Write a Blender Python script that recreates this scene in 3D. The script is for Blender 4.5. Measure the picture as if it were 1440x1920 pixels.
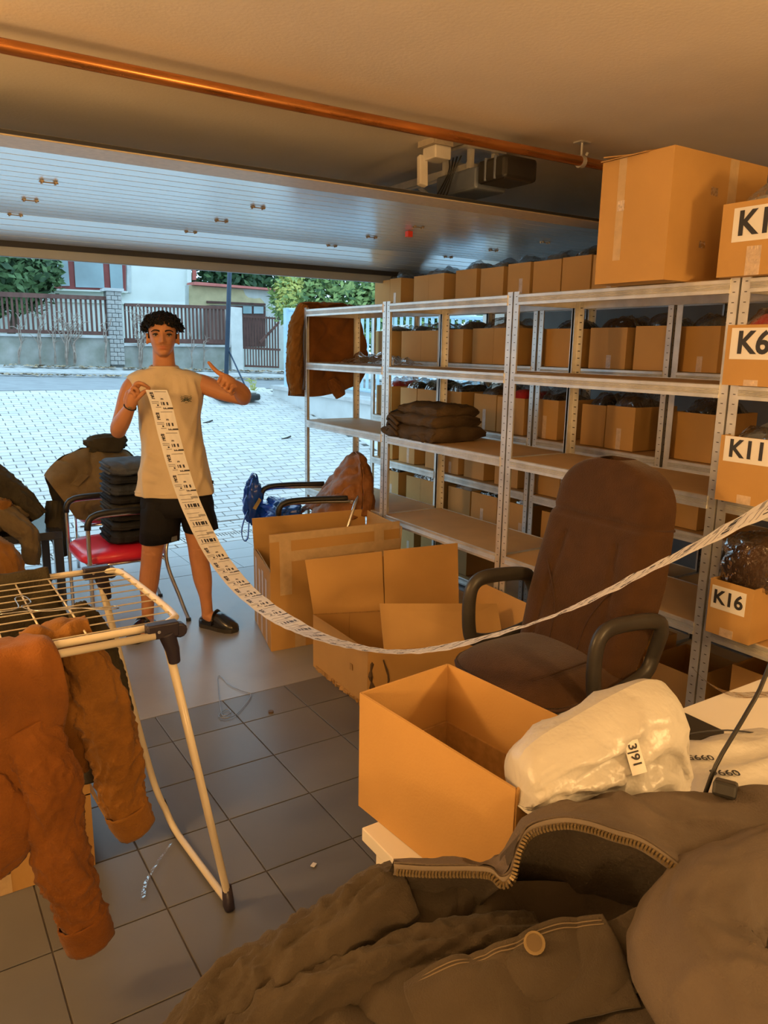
import bpy, bmesh, math, random
from mathutils import Vector, Matrix, noise
from math import sin, cos, pi, sqrt, radians

# ------------------------------------------------------------------ camera, sky, lamp, exposure
scene = bpy.context.scene
for o in list(bpy.data.objects):
    bpy.data.objects.remove(o)
F_PX, YAW, PITCH, ROLL, CAM_H = 1431.5, 0.5744, 0.2113, 0.0171, 1.5579
_f = Vector((sin(YAW)*cos(PITCH), cos(YAW)*cos(PITCH), -sin(PITCH)))
_r = Vector((cos(YAW), -sin(YAW), 0)); _u = _r.cross(_f)
_r2 = cos(ROLL)*_r + sin(ROLL)*_u; _u2 = -sin(ROLL)*_r + cos(ROLL)*_u
cam = bpy.data.cameras.new('camera'); camo = bpy.data.objects.new('camera', cam)
scene.collection.objects.link(camo)
cam.sensor_fit = 'VERTICAL'; cam.sensor_height = 24.0; cam.lens = 24.0*F_PX/1920.0
cam.clip_start = 0.02; cam.clip_end = 300
_m = Matrix((( _r2.x, _u2.x, -_f.x, 0), (_r2.y, _u2.y, -_f.y, 0), (_r2.z, _u2.z, -_f.z, CAM_H), (0, 0, 0, 1)))
camo.matrix_world = _m
scene.camera = camo
scene.view_settings.view_transform = 'Standard'; scene.view_settings.look = 'None'
scene.view_settings.gamma = 1.0; scene.view_settings.use_curve_mapping = False
scene.view_settings.exposure = 0.15
world = bpy.data.worlds.new('evening_sky'); scene.world = world; world.use_nodes = True
_bg = world.node_tree.nodes['Background']
_bg.inputs[0].default_value = (0.54, 0.81, 1.0, 1); _bg.inputs[1].default_value = 1.95
LAMP_COL = (1.0, 0.58, 0.22)
LAMPS = [(Vector((1.75, -.35, 1.52)), 72.0), (Vector((-.80, -1.70, 1.40)), 105.0), (Vector((-1.15, 1.95, 1.80)), 92.0)]   # unseen warm lamps outside the frame; the last added to brighten the man

# ------------------------------------------------------------------ helpers
COL = scene.collection
RND = random.Random(11)
WO = {}
def V(*a): return Vector(a)
def nz(x, y=0.0, z=0.0): return noise.noise(Vector((x, y, z)))

class MB:
    def __init__(s): s.v = []; s.f = []; s.m = []; s.uv = None
    def add(s, vs, fs, mi=0):
        b = len(s.v); s.v += [Vector(p) for p in vs]
        s.f += [tuple(i+b for i in q) for q in fs]; s.m += [mi]*len(fs); return s
    def box(s, c, size, rot=None, mi=0, taper=1.0):
        x, y, z = size[0]/2, size[1]/2, size[2]/2
        vs = [(-x,-y,-z),(x,-y,-z),(x,y,-z),(-x,y,-z),(-x*taper,-y*taper,z),(x*taper,-y*taper,z),(x*taper,y*taper,z),(-x*taper,y*taper,z)]
        if rot is not None: vs = [rot @ Vector(p) for p in vs]
        c = Vector(c)
        return s.add([Vector(p)+c for p in vs], [(0,3,2,1),(4,5,6,7),(0,1,5,4),(1,2,6,5),(2,3,7,6),(3,0,4,7)], mi)
    def bb(s, a, b, mi=0):
        a = Vector(a); b = Vector(b)
        return s.box((a+b)/2, (abs(b.x-a.x), abs(b.y-a.y), abs(b.z-a.z)), None, mi)
    def quad(s, a, b, c, d, mi=0): return s.add([a, b, c, d], [(0,1,2,3)], mi)
    def slab(s, pts, n, t, mi=0):
        """polygon pts extruded by t along n"""
        n = Vector(n)*t; k = len(pts); pts = [Vector(p) for p in pts]
        vs = pts + [p+n for p in pts]
        fs = [tuple(range(k))[::-1], tuple(range(k, 2*k))] + [(i, (i+1) % k, k+(i+1) % k, k+i) for i in range(k)]
        return s.add(vs, fs, mi)
    def tube(s, path, r, n=8, cap=True, mi=0, up=None, ell=None, closed=False):
        """r: number or list; ell: list of (ra, rb) half axes with frame"""
        path = [Vector(p) for p in path]; k = len(path)
        rs = [r]*k if not hasattr(r, '__len__') else list(r)
        T = []
        for i in range(k):
            a = path[max(i-1, 0)] if not closed else path[(i-1) % k]
            b = path[min(i+1, k-1)] if not closed else path[(i+1) % k]
            t = (b-a); T.append(t.normalized() if t.length > 1e-9 else Vector((0,0,1)))
        ref = Vector(up) if up is not None else (Vector((0,0,1)) if abs(T[0].z) < .9 else Vector((1,0,0)))
        A = (ref - T[0]*ref.dot(T[0])).normalized(); vs = []
        for i in range(k):
            A = A - T[i]*A.dot(T[i])
            A = A.normalized() if A.length > 1e-9 else T[i].orthogonal().normalized()
            B = T[i].cross(A)
            for j in range(n):
                a = 2*pi*j/n
                ra, rb = (rs[i], rs[i]) if ell is None else ell[i]
                vs.append(path[i] + A*(ra*cos(a)) + B*(rb*sin(a)))
        fs = []
        for i in range(k if closed else k-1):
            i2 = (i+1) % k
            for j in range(n):
                j2 = (j+1) % n
                fs.append((i*n+j, i*n+j2, i2*n+j2, i2*n+j))
        if cap and not closed:
            fs.append(tuple(range(n))[::-1]); fs.append(tuple(range((k-1)*n, k*n)))
        return s.add(vs, fs, mi)
    def rings(s, rg, cap0=True, cap1=True, mi=0):
        """loft closed rings (all same count)"""
        n = len(rg[0]); vs = [p for r_ in rg for p in r_]; fs = []
        for i in range(len(rg)-1):
            for j in range(n):
                j2 = (j+1) % n; fs.append((i*n+j, i*n+j2, (i+1)*n+j2, (i+1)*n+j))
        if cap0: fs.append(tuple(range(n))[::-1])
        if cap1: fs.append(tuple(range((len(rg)-1)*n, len(rg)*n)))
        return s.add(vs, fs, mi)
    def ball(s, c, r, n=10, m=7, mi=0):
        rg = []
        rx, ry, rz = (r, r, r) if not hasattr(r, '__len__') else r
        c = Vector(c)
        for i in range(m):
            t = pi*(i+.5)/m
            rg.append([c+Vector((rx*sin(t)*cos(2*pi*j/n), ry*sin(t)*sin(2*pi*j/n), -rz*cos(t))) for j in range(n)])
        return s.rings(rg, mi=mi)
    def grid(s, G, mi=0, wrap=False):
        a = len(G); b = len(G[0]); vs = [p for r_ in G for p in r_]; fs = []
        for i in range(a-1):
            for j in range(b if wrap else b-1):
                j2 = (j+1) % b
                fs.append((i*b+j, i*b+j2, (i+1)*b+j2, (i+1)*b+j))
        return s.add(vs, fs, mi)

def rz(a): return Matrix.Rotation(a, 3, 'Z')
def rx(a): return Matrix.Rotation(a, 3, 'X')
def ry(a): return Matrix.Rotation(a, 3, 'Y')

def obj(name, mb, mats, parent=None, smooth=False, bevel=0, bseg=2, recentre=True, angle=None, solid=0, sub=0):
    """mesh from world coordinates; keeps them under an unrotated parent"""
    me = bpy.data.meshes.new(name)
    vs = mb.v; off = Vector((0, 0, 0))
    if parent is None and recentre and vs:
        off = Vector(((min(p.x for p in vs)+max(p.x for p in vs))/2, (min(p.y for p in vs)+max(p.y for p in vs))/2, min(p.z for p in vs)))
    me.from_pydata([tuple(p-off) for p in vs], [], mb.f)
    if not isinstance(mats, (list, tuple)): mats = [mats]
    for m in mats: me.materials.append(m)
    if any(mb.m): me.polygons.foreach_set('material_index', mb.m)
    if mb.uv:
        uvl = me.uv_layers.new(name='UVMap')
        for l in me.loops: uvl.data[l.index].uv = mb.uv[l.vertex_index]
    if smooth: me.polygons.foreach_set('use_smooth', [True]*len(me.polygons))
    me.update()
    o = bpy.data.objects.new(name, me); COL.objects.link(o)
    if solid:
        md = o.modifiers.new('thickness', 'SOLIDIFY'); md.thickness = solid; md.offset = 0
    if bevel:
        md = o.modifiers.new('bevel', 'BEVEL'); md.width = bevel; md.segments = bseg; md.limit_method = 'ANGLE'; md.angle_limit = radians(40)
    if sub:
        md = o.modifiers.new('subdivision', 'SUBSURF'); md.levels = sub; md.render_levels = sub
    if smooth and angle:
        try: me.set_sharp_from_angle(angle=radians(angle))
        except Exception: pass
    if parent is not None:
        o.parent = parent; o.location = off - WO[parent]; WO[o] = Vector(off)
    else:
        o.location = off; WO[o] = Vector(off)
    return o

def tag(o, label=None, cat=None, group=None, kind=None):
    if label: o['label'] = label
    if cat: o['category'] = cat
    if group: o['group'] = group
    if kind: o['kind'] = kind
    return o
def thing(name, label, cat, loc=(0, 0, 0), group=None, kind=None):
    o = bpy.data.objects.new(name, None); COL.objects.link(o); o.location = loc; o.empty_display_size = .05
    WO[o] = Vector(loc); return tag(o, label, cat, group, kind)
def struct(name, mb=None, mat=None, label=None, loc=(0, 0, 0), **k):
    if mb is None:
        o = bpy.data.objects.new(name, None); COL.objects.link(o); o.location = loc; WO[o] = Vector(loc); o.empty_display_size = .05
    else: o = obj(name, mb, mat, **k)
    o['kind'] = 'structure'
    if label: o['label'] = label
    return o
def link_copy(src, parent, wloc, rot=0.0, name=None):
    """a copy sharing mesh data; wloc = world location of its origin"""
    c = src.copy(); COL.objects.link(c); c.parent = parent
    c.location = Vector(wloc) - (WO[parent] if parent is not None else Vector((0, 0, 0)))
    c.rotation_euler = (0, 0, rot); WO[c] = Vector(wloc); return c
def move_thing(o, parts, dloc):
    pass

def ray(px, py):
    return _r2*((px-720)/F_PX) + _u2*((960-py)/F_PX) + _f
def at(px, py, X=None, Y=None, Z=None, D=None):
    d = ray(px, py); c = Vector((0, 0, CAM_H))
    if Z is not None: t = (Z-CAM_H)/d.z
    elif X is not None: t = X/d.x
    elif Y is not None: t = Y/d.y
    else: t = D
    return c + d*t

def cr(p0, p1, p2, p3, t):
    return 0.5*((2*p1) + (p2-p0)*t + (2*p0-5*p1+4*p2-p3)*t*t + (3*p1-p0-3*p2+p3)*t*t*t)
def spline(pts, n):
    """catmull-rom resample to n points, uniform in parameter by chord length"""
    pts = [Vector(p) if hasattr(p, '__len__') else p for p in pts]; k = len(pts)
    if k == 2: return [pts[0].lerp(pts[1], i/(n-1)) for i in range(n)]
    cl = [0.0]
    for i in range(1, k):
        d = (pts[i]-pts[i-1]); cl.append(cl[-1] + max(d.length if hasattr(d, 'length') else abs(d), 1e-6))
    out = []
    for i in range(n):
        s = cl[-1]*i/(n-1); j = 0
        while j < k-2 and s > cl[j+1]: j += 1
        t = (s-cl[j])/(cl[j+1]-cl[j]); t = min(max(t, 0), 1)
        p0 = pts[j-1] if j > 0 else 2*pts[j]-pts[j+1]
        p3 = pts[j+2] if j+2 < k else 2*pts[j+1]-pts[j]
        out.append(cr(p0, pts[j], pts[j+1], p3, t))
    return out
def fspline(vals, n):
    k = len(vals); out = []
    for i in range(n):
        s = (k-1)*i/(n-1); j = min(int(s), k-2); t = s-j
        p0 = vals[j-1] if j > 0 else 2*vals[j]-vals[j+1]; p3 = vals[j+2] if j+2 < k else 2*vals[j+1]-vals[j]
        out.append(cr(p0, vals[j], vals[j+1], p3, t))
    return out
def loft(curves, nu, nv):
    """curves: list of polylines -> grid nv x nu"""
    C = [spline(c, nu) for c in curves]
    cols = [spline([C[i][j] for i in range(len(C))], nv) for j in range(nu)]
    return [[cols[j][i] for j in range(nu)] for i in range(nv)]
def wrinkle(G, amp, scale, seed=0.0, aniso=(1, 1, 1), ridge=0.0, edge=1.0):
    """displace a grid along its normals by cloth-like noise"""
    a, b = len(G), len(G[0]); out = []
    for i in range(a):
        row = []
        for j in range(b):
            p = G[i][j]
            du = G[i][min(j+1, b-1)] - G[i][max(j-1, 0)]; dv = G[min(i+1, a-1)][j] - G[max(i-1, 0)][j]
            n = du.cross(dv); n = n.normalized() if n.length > 1e-12 else Vector((0, 0, 1))
            q = Vector((p.x*aniso[0], p.y*aniso[1], p.z*aniso[2]))*scale + Vector((seed, seed*1.7, -seed))
            w = noise.noise(q) + .5*noise.noise(q*2.1+Vector((3, 1, 2)))
            if ridge:
                q2 = q + Vector((noise.noise(q*.9), noise.noise(q*.9+Vector((7, 1, 3))), 0))*.6
                w += ridge*(1.7*max(0, 1-2.4*abs(noise.noise(q2*.9+Vector((9, 4, 1)))))**1.2 + .30*max(0, 1-2.6*abs(noise.noise(q2*2.1+Vector((2, 8, 5))))) - .5)
            e = 1.0
            if edge < 1.0:
                m = min(i/(a-1), 1-i/(a-1), j/(b-1), 1-j/(b-1)); e = edge + (1-edge)*min(1, m*8)
            row.append(p + n*(amp*w*e))
        out.append(row)
    return out
def tube_grid(path, radii, n, m, up=None, seed=0, amp=0.0, scale=20, flat=1.0, ringfold=0.0, ridge=.6):
    """sleeve-like closed tube grid with wrinkles; path points, radii per control"""
    P = spline(path, m); Rr = fspline(radii, m)
    cumL = [0.0]
    for i in range(1, m): cumL.append(cumL[-1]+(P[i]-P[i-1]).length)
    T = [(P[min(i+1, m-1)]-P[max(i-1, 0)]).normalized() for i in range(m)]
    ref = Vector(up) if up is not None else (Vector((0, 0, 1)) if abs(T[0].z) < .9 else Vector((1, 0, 0)))
    A = (ref-T[0]*ref.dot(T[0])).normalized(); G = []
    for i in range(m):
        A = (A-T[i]*A.dot(T[i])).normalized(); B = T[i].cross(A); row = []
        for j in range(n):
            a = 2*pi*j/n; d = A*cos(a) + B*(sin(a)*flat)
            base = P[i] + d*Rr[i]
            sl = cumL[i]
            nl = noise.noise(Vector((cos(a)*1.5+seed, sin(a)*1.5+seed*2, sl*scale*.30)))
            di = noise.noise(Vector((cos(a)*.7+seed*2, sin(a)*.7+3, sl*scale*.85+1.7*sin(a+seed))))
            fi = noise.noise(Vector((cos(a)*2.0, sin(a)*2.0+seed, sl*scale*1.9+1.3*sin(a*1.0+1))))
            w = .9*nl + ridge*1.5*max(0, 1-2.7*abs(di))**1.25 + .75*max(0, 1-2.8*abs(fi))**1.2 - .5
            rf = ringfold*noise.noise(Vector((cos(a)*2.0, sin(a)*2.0, sl*scale*2.5+seed)))
            row.append(base + d*(amp*w + rf))
        G.append(row)
    return G

# ------------------------------------------------------------------ materials
MATS = {}
def M(name, col, rough=.6, metal=0.0, var=.15, scale=6.0, bump=0.0, bscale=60.0, col2=None, spec=.5, coat=0.0, sheen=0.0, detail=4.0, stretch=None, emit=None, emit_s=0, rvar=0.0, sss=0.0):
    if name in MATS: return MATS[name]
    m = bpy.data.materials.new(name); m.use_nodes = True; nt = m.node_tree; N = nt.nodes; L = nt.links
    b = N['Principled BSDF']; b.inputs['Roughness'].default_value = rough; b.inputs['Metallic'].default_value = metal
    b.inputs['Specular IOR Level'].default_value = spec
    if coat: b.inputs['Coat Weight'].default_value = coat; b.inputs['Coat Roughness'].default_value = .15
    if sheen: b.inputs['Sheen Weight'].default_value = sheen; b.inputs['Sheen Roughness'].default_value = .5
    tc = N.new('ShaderNodeTexCoord'); mp = N.new('ShaderNodeMapping'); L.new(tc.outputs['Object'], mp.inputs[0])
    if stretch: mp.inputs['Scale'].default_value = stretch
    nzn = N.new('ShaderNodeTexNoise'); nzn.inputs['Scale'].default_value = scale; nzn.inputs['Detail'].default_value = detail; L.new(mp.outputs[0], nzn.inputs[0])
    rmp = N.new('ShaderNodeValToRGB'); c = Vector(col)
    c2 = Vector(col2) if col2 else c*(1-var); c1 = c if col2 else c*(1+var)
    rmp.color_ramp.elements[0].position = .3; rmp.color_ramp.elements[1].position = .7
    rmp.color_ramp.elements[0].color = (*[min(max(x, 0), 1) for x in c2], 1); rmp.color_ramp.elements[1].color = (*[min(max(x, 0), 1) for x in c1], 1)
    L.new(nzn.outputs[0], rmp.inputs[0]); L.new(rmp.outputs[0], b.inputs['Base Color'])
    if rvar:
        mr = N.new('ShaderNodeMapRange'); mr.inputs[3].default_value = max(rough-rvar, .02); mr.inputs[4].default_value = rough+rvar
        L.new(nzn.outputs[0], mr.inputs[0]); L.new(mr.outputs[0], b.inputs['Roughness'])
    if bump:
        n2 = N.new('ShaderNodeTexNoise'); n2.inputs['Scale'].default_value = bscale; n2.inputs['Detail'].default_value = 3; L.new(mp.outputs[0], n2.inputs[0])
        bp = N.new('ShaderNodeBump'); bp.inputs['Strength'].default_value = bump; bp.inputs['Distance'].default_value = .01
        L.new(n2.outputs[0], bp.inputs['Height']); L.new(bp.outputs[0], b.inputs['Normal'])
    if emit: b.inputs['Emission Color'].default_value = (*emit, 1); b.inputs['Emission Strength'].default_value = emit_s
    if sss: b.inputs['Subsurface Weight'].default_value = sss; b.inputs['Subsurface Radius'].default_value = (.02, .008, .004)
    MATS[name] = m; return m
def glassy(name, tint, amount, rough=.12, bump=.6, bscale=25):
    """thin clear film: mostly transparent with crinkled gloss"""
    if name in MATS: return MATS[name]
    m = bpy.data.materials.new(name); m.use_nodes = True; nt = m.node_tree; N = nt.nodes; L = nt.links
    N.remove(N['Principled BSDF']); out = N['Material Output']
    tr = N.new('ShaderNodeBsdfTransparent'); tr.inputs[0].default_value = (*tint, 1)
    gl = N.new('ShaderNodeBsdfGlossy'); gl.inputs['Roughness'].default_value = rough; gl.inputs[0].default_value = (.9, .9, .9, 1)
    mx = N.new('ShaderNodeMixShader'); lw = N.new('ShaderNodeLayerWeight'); lw.inputs[0].default_value = amount
    tc = N.new('ShaderNodeTexCoord'); n2 = N.new('ShaderNodeTexNoise'); n2.inputs['Scale'].default_value = bscale; n2.inputs['Detail'].default_value = 2
    L.new(tc.outputs['Object'], n2.inputs[0]); bp = N.new('ShaderNodeBump'); bp.inputs['Strength'].default_value = bump; bp.inputs['Distance'].default_value = .02
    L.new(n2.outputs[0], bp.inputs['Height']); L.new(bp.outputs[0], gl.inputs['Normal']); L.new(bp.outputs[0], lw.inputs['Normal'])
    L.new(lw.outputs['Facing'], mx.inputs[0]); L.new(tr.outputs[0], mx.inputs[1]); L.new(gl.outputs[0], mx.inputs[2]); L.new(mx.outputs[0], out.inputs[0])
    MATS[name] = m; return m

card = M('cardboard', (.52, .305, .105), .75, var=.07, scale=4, bump=.06, bscale=220, spec=.25)
card2 = M('cardboard_pale', (.53, .325, .125), .75, var=.07, scale=3, bump=.06, bscale=220, spec=.25)
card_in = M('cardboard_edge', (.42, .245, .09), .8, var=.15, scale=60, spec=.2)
tape = M('brown_tape', (.56, .40, .22), .32, var=.08, scale=30, bump=.15, bscale=60)
clear_tape = M('clear_tape', (.60, .46, .33), .18, var=.12, scale=40, bump=.35, bscale=90)
steel = M('galvanised_steel', (.68, .67, .64), .36, .55, var=.14, scale=14, rvar=.1)
mdf = M('fibreboard', (.56, .36, .155), .62, var=.08, scale=5, bump=.03, bscale=200)
blackp = M('black_plastic', (.018, .017, .016), .42, var=.2)
chrome = M('chrome', (.75, .75, .76), .14, 1.0, var=.05)
paper = M('white_paper', (.80, .78, .75), .55, var=.03)
ink = M('black_ink', (.03, .03, .035), .6, var=.1)
# ------------------------------------------------------------------ room shell
CEIL = 2.48; XL, XR, YB, YF = -1.4, 4.55, -2.4, 5.0
TILE = 0.303; TX0, TY0 = 0.8231, 3.1064-0.0   # grid phase (column line, row line)
tile_m = [M('floor_tile_%d' % i, c, .36, var=.10, scale=3, rvar=.08, bump=.02, bscale=90, spec=.45) for i, c in enumerate([(.135, .138, .148), (.142, .144, .152), (.126, .130, .140)])]
grout = M('grout', (.085, .075, .07), .85, var=.2, scale=30)
slab_m = M('smooth_grey_floor', (.27, .275, .29), .32, var=.16, scale=2.2, detail=6, rvar=.08, bump=.02, bscale=60)
lt_m = M('threshold_tile', (.42, .45, .47), .5, var=.06, scale=3)
floor = struct('floor', loc=(1.5, 2.5, 0), label='dark grey tiled garage floor with a smooth strip by the door')
fb = MB(); fb.bb((XL, YB, -.12), (XR, 6.4, -.004)); obj('screed', fb, grout, floor)
# dark tiles: lines at x = TX0 + i*TILE, y = TY0 - j*TILE
tm = MB(); g = .0022; hb = .004
for (a, z, s) in ((0, -.006, g), ):
    pass
x0, x1 = g, TILE-g
tm.add([(x0, x0, -.006), (x1, x0, -.006), (x1, x1, -.006), (x0, x1, -.006), (x0, x0, -.001), (x1, x0, -.001), (x1, x1, -.001), (x0, x1, -.001),
        (x0+.0015, x0+.0015, 0), (x1-.0015, x0+.0015, 0), (x1-.0015, x1-.0015, 0), (x0+.0015, x1-.0015, 0)],
       [(0,1,5,4),(1,2,6,5),(2,3,7,6),(3,0,4,7),(4,5,9,8),(5,6,10,9),(6,7,11,10),(7,4,8,11),(8,9,10,11)])
protos = []
rr = random.Random(3)
NROW = 10
rest = MB()
ROW0 = 3.04
for j in range(0, 17):
    for i in range(-8, 15):
        wx = -2.7165*TILE; 
        X = 0.8231 + i*TILE; Yt = TY0 - .303 - j*TILE
        near = (-0.3 < X < 2.4 and Yt > .3)
        if near:
            k = rr.randrange(3)
            if len(protos) < 3:
                o = obj('tile', MB().add([p for p in tm.v], tm.f), tile_m[len(protos)], floor); o.location = Vector((X, Yt, 0))-WO[floor]; WO[o] = Vector((X, Yt, 0)); protos.append(o)
            else: link_copy(protos[k], floor, (X, Yt, 0))
        else:
            rest.add([p+Vector((X, Yt, 0)) for p in tm.v], tm.f)
tag(obj('tile_field', rest, tile_m[0], floor), kind='stuff')
# cut row of tiles behind the smooth strip
# smooth strip
sm = MB(); sm.bb((XL, 3.047, -.006), (XR, 4.975, .0015)); obj('smooth_strip', sm, slab_m, floor)
# pale tiles outside the door line
pt = MB(); pt.bb((0, 0, -.006), (TILE-.004, .245, .001))
p0_ = None
for j in range(3):
    for i in range(-3, 16):
        X = .82+i*TILE; Yt = 4.985+j*.25
        if p0_ is None:
            p0_ = obj('threshold_tile', pt, lt_m, floor); p0_.location = Vector((X, Yt, 0))-WO[floor]; WO[p0_] = Vector((X, Yt, 0))
        else: link_copy(p0_, floor, (X, Yt, 0))
plaster = M('ceiling_plaster', (.80, .72, .62), .62, var=.05, scale=2, bump=.10, bscale=70, spec=.3)
wallm = M('wall_plaster', (.78, .72, .64), .75, var=.06, scale=3, bump=.1, bscale=50)
c_ = MB(); c_.bb((XL-.2, YB-.2, CEIL), (XR+.2, YF+.35, CEIL+.15)); struct('ceiling', c_, plaster, 'low plastered garage ceiling')
w = MB(); w.bb((XL-.2, YB, 0), (XL, YF+.3, CEIL)); struct('wall_left', w, wallm)
w = MB(); w.bb((XR, YB, 0), (XR+.2, YF+.3, CEIL)); struct('wall_right', w, M('shade_dark_wall', (.16, .15, .14), .85, var=.15, scale=3, bump=.2, bscale=40))  # wall colour darkened to stand for the gloom behind the rear racks
w = MB(); w.bb((XL-.2, YB-.2, 0), (XR+.2, YB, CEIL)); struct('wall_back', w, wallm)
w = MB(); w.bb((XL, YF+.02, 2.18), (XR, YF+.3, CEIL)); w.bb((XL, YF+.02, 0), (-.6, YF+.3, 2.18)); w.bb((4.42, YF+.02, 0), (XR, YF+.3, 2.18)); struct('wall_front', w, wallm, 'wall around the open garage door')

# ------------------------------------------------------------------ copper pipe
copper = M('copper_pipe', (.62, .26, .08), .28, .9, var=.3, scale=9, rvar=.12, stretch=(.4, 3, 3))
pth = thing('copper_pipe', 'long orange-brown copper pipe clamped under the ceiling', 'pipe', (1.6, 2.66, 2.37))
pm = MB(); pm.tube([(XL+.02, 2.66, 2.395), (1.3, 2.665, 2.397), (3.3, 2.63, 2.397)], .021, 16); obj('pipe', pm, copper, pth, True, angle=50)
for cx in (2.74, .1):
    cm = MB(); cm.tube([(cx, 2.645, CEIL), (cx, 2.645, 2.418)], .005, 8); cm.bb((cx-.03, 2.62, CEIL-.006), (cx+.03, 2.67, CEIL)); obj('hanger', cm, steel, pth)
    cm = MB(); cm.tube([(cx-.012, 2.645, 2.397), (cx+.012, 2.645, 2.397)], .027, 16); cm.tube([(cx, 2.615, 2.418), (cx, 2.607, 2.43)], .006, 6); obj('clamp', cm, steel, pth, True, angle=40)

# ------------------------------------------------------------------ overhead garage door
doorw = M('door_white_metal', (.76, .88, .98), .26, .5, var=.03, scale=3, spec=.7, coat=.3, bump=.008, bscale=8)
dark = M('dark_rubber', (.02, .022, .026), .6)
gold = M('door_edge_metal', (.62, .52, .36), .42, .15, var=.1, scale=40)
seal_m = M('grey_aluminium', (.27, .31, .36), .4, .2, var=.05)
door = struct('door_1', loc=(2.2, 4.9, 2.1), label='raised white sectional garage door under the ceiling')
DX0, DX1 = -.6, 4.42
secs = [(3.04, 2.203), (3.53, 2.2), (4.0, 2.197), (4.48, 2.195), (4.935, 2.112)]
NZ = 4
def profile(y0, z0, y1, z1, n=16, dep=.0035):
    pts = []
    L_ = sqrt((y1-y0)**2+(z1-z0)**2); ty, tz = (y1-y0)/L_, (z1-z0)/L_
    groove = [L_*(i+1)/(NZ+1) for i in range(NZ)]
    xs = [.004]
    for gq in groove: xs += [gq-.004, gq-.0015, gq+.0015, gq+.004]
    xs.append(L_-.004)
    for i, s in enumerate(xs):
        d = 0
        if 0 < i < len(xs)-1: d = dep if (i-1) % 4 in (1, 2) else 0
        pts.append((y0+ty*s - tz*d, z0+tz*s + ty*d))
    return pts
for k in range(len(secs)-1):
    (y0, z0), (y1, z1) = secs[k], secs[k+1]
    pr_ = profile(y0, z0, y1, z1)
    vs = []; fs = []
    for (y, z) in pr_: vs += [(DX0, y, z), (DX1, y, z)]
    n_ = len(pr_)
    for i in range(n_-1): fs.append((2*i, 2*i+2, 2*i+3, 2*i+1))
    (ya, za), (yb, zb) = pr_[0], pr_[-1]
    b_ = len(vs); vs += [(DX0, ya, za+.04), (DX1, ya, za+.04), (DX0, yb, zb+.04), (DX1, yb, zb+.04)]
    fs += [(b_, b_+1, b_+3, b_+2), (0, 1, b_+1, b_), (2*n_-2, b_+2, b_+3, 2*n_-1)]
    mb = MB(); mb.add(vs, fs); obj('door_section', mb, doorw, door)
# joint strips, edge trim, bottom rail
mb = MB()
for k in (1, 2, 3): mb.bb((DX0, secs[k][0]-.005, secs[k][1]+.004), (DX1, secs[k][0]+.005, secs[k][1]+.03))
obj('section_joint', mb, dark, door)
mb = MB(); mb.bb((DX0, 2.86, 2.199), (DX1, 3.034, 2.218)); obj('edge_trim', mb, gold, door, bevel=.004)
mb = MB(); mb.bb((DX0, 2.849, 2.203), (DX1, 2.858, 2.214)); obj('top_edge', mb, dark, door)
mb = MB(); mb.bb((DX0, 4.938, 2.082), (DX1, 4.955, 2.125)); obj('door_seal', mb, dark, door)
mb = MB(); mb.slab([(DX0, 4.957, 2.092), (DX0, 4.997, 2.092), (DX0, 4.99, 2.03), (DX0, 4.962, 2.03)], (1, 0, 0), DX1-DX0); obj('bottom_rail', mb, seal_m, door, bevel=.004)
hz = M('hinge_brass', (.34, .27, .18), .4, .6)
hm = MB()
for s in (-1, 1):
    hm.box((s*.026, 0, .0), (.015, .024, .005)); hm.tube([(s*.026, -.010, -.002), (s*.026, -.010, -.009)], .0042, 6); hm.tube([(s*.026, .010, -.002), (s*.026, .010, -.009)], .0042, 6)
hm.tube([(-.037, 0, -.003), (.037, 0, -.003)], .0026, 6)
h0 = None
for (yk, zk, xs) in ((secs[1][0], secs[1][1], [.635, 1.55, 2.47, 3.40, 4.32]), (secs[2][0], secs[2][1], [.635, 1.55, 2.47, 3.40, 4.32]), (secs[3][0], secs[3][1], [.635, 1.55, 2.47, 3.40, 4.32])):
    for x in xs:
        if h0 is None:
            h0 = obj('hinge', hm, hz, door); h0.location = Vector((x, yk, zk-.004))-WO[door]; WO[h0] = Vector((x, yk, zk-.004))
        else: link_copy(h0, door, (x, yk, zk-.004))
# ------------------------------------------------------------------ door opener
op = thing('garage_door_opener', 'dark grey garage door opener motor hanging from the ceiling beside the pipe', 'door opener', (2.36, 3.05, 2.3))
opg = M('opener_grey', (.17, .20, .26), .36, .3); opb = M('opener_black', (.022, .02, .018), .35)
c0 = Vector((2.38, 2.96, 2.345)); rot = rz(radians(0))
mb = MB(); mb.bb((2.29, 2.86, 2.285), (2.475, 3.17, 2.385)); obj('motor_housing', mb, opg, op, bevel=.012)
mb = MB(); mb.bb((2.285, 2.66, 2.30), (2.48, 2.85, 2.40)); obj('front_cover', mb, opb, op, bevel=.016)
for yy in (2.72, 2.785):
    mb = MB(); mb.bb((2.282, yy, 2.305), (2.484, yy+.012, 2.403)); obj('cover_rib', mb, opg, op, bevel=.003)
mb = MB(); mb.bb((2.355, 3.0, 2.395), (2.41, 4.9, 2.43)); mb.bb((2.37, 3.2, 2.385), (2.395, 4.88, 2.395)); obj('drive_rail', mb, steel, op)
mb = MB()
for y in (2.93, 3.12):
    for x in (2.31, 2.455): mb.bb((x-.012, y-.012, 2.385), (x+.012, y+.012, CEIL))
mb.bb((2.26, 2.9, CEIL-.012), (2.5, 3.16, CEIL)); obj('ceiling_bracket', mb, steel, op)
mb = MB(); mb.slab([(2.378, 3.42, 2.39), (2.378, 3.46, 2.39), (2.378, 3.23, 2.245), (2.378, 3.19, 2.245)], (1, 0, 0), .006); mb.bb((2.34, 3.17, 2.24), (2.42, 3.25, 2.248)); obj('door_arm', mb, steel, op)
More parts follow.
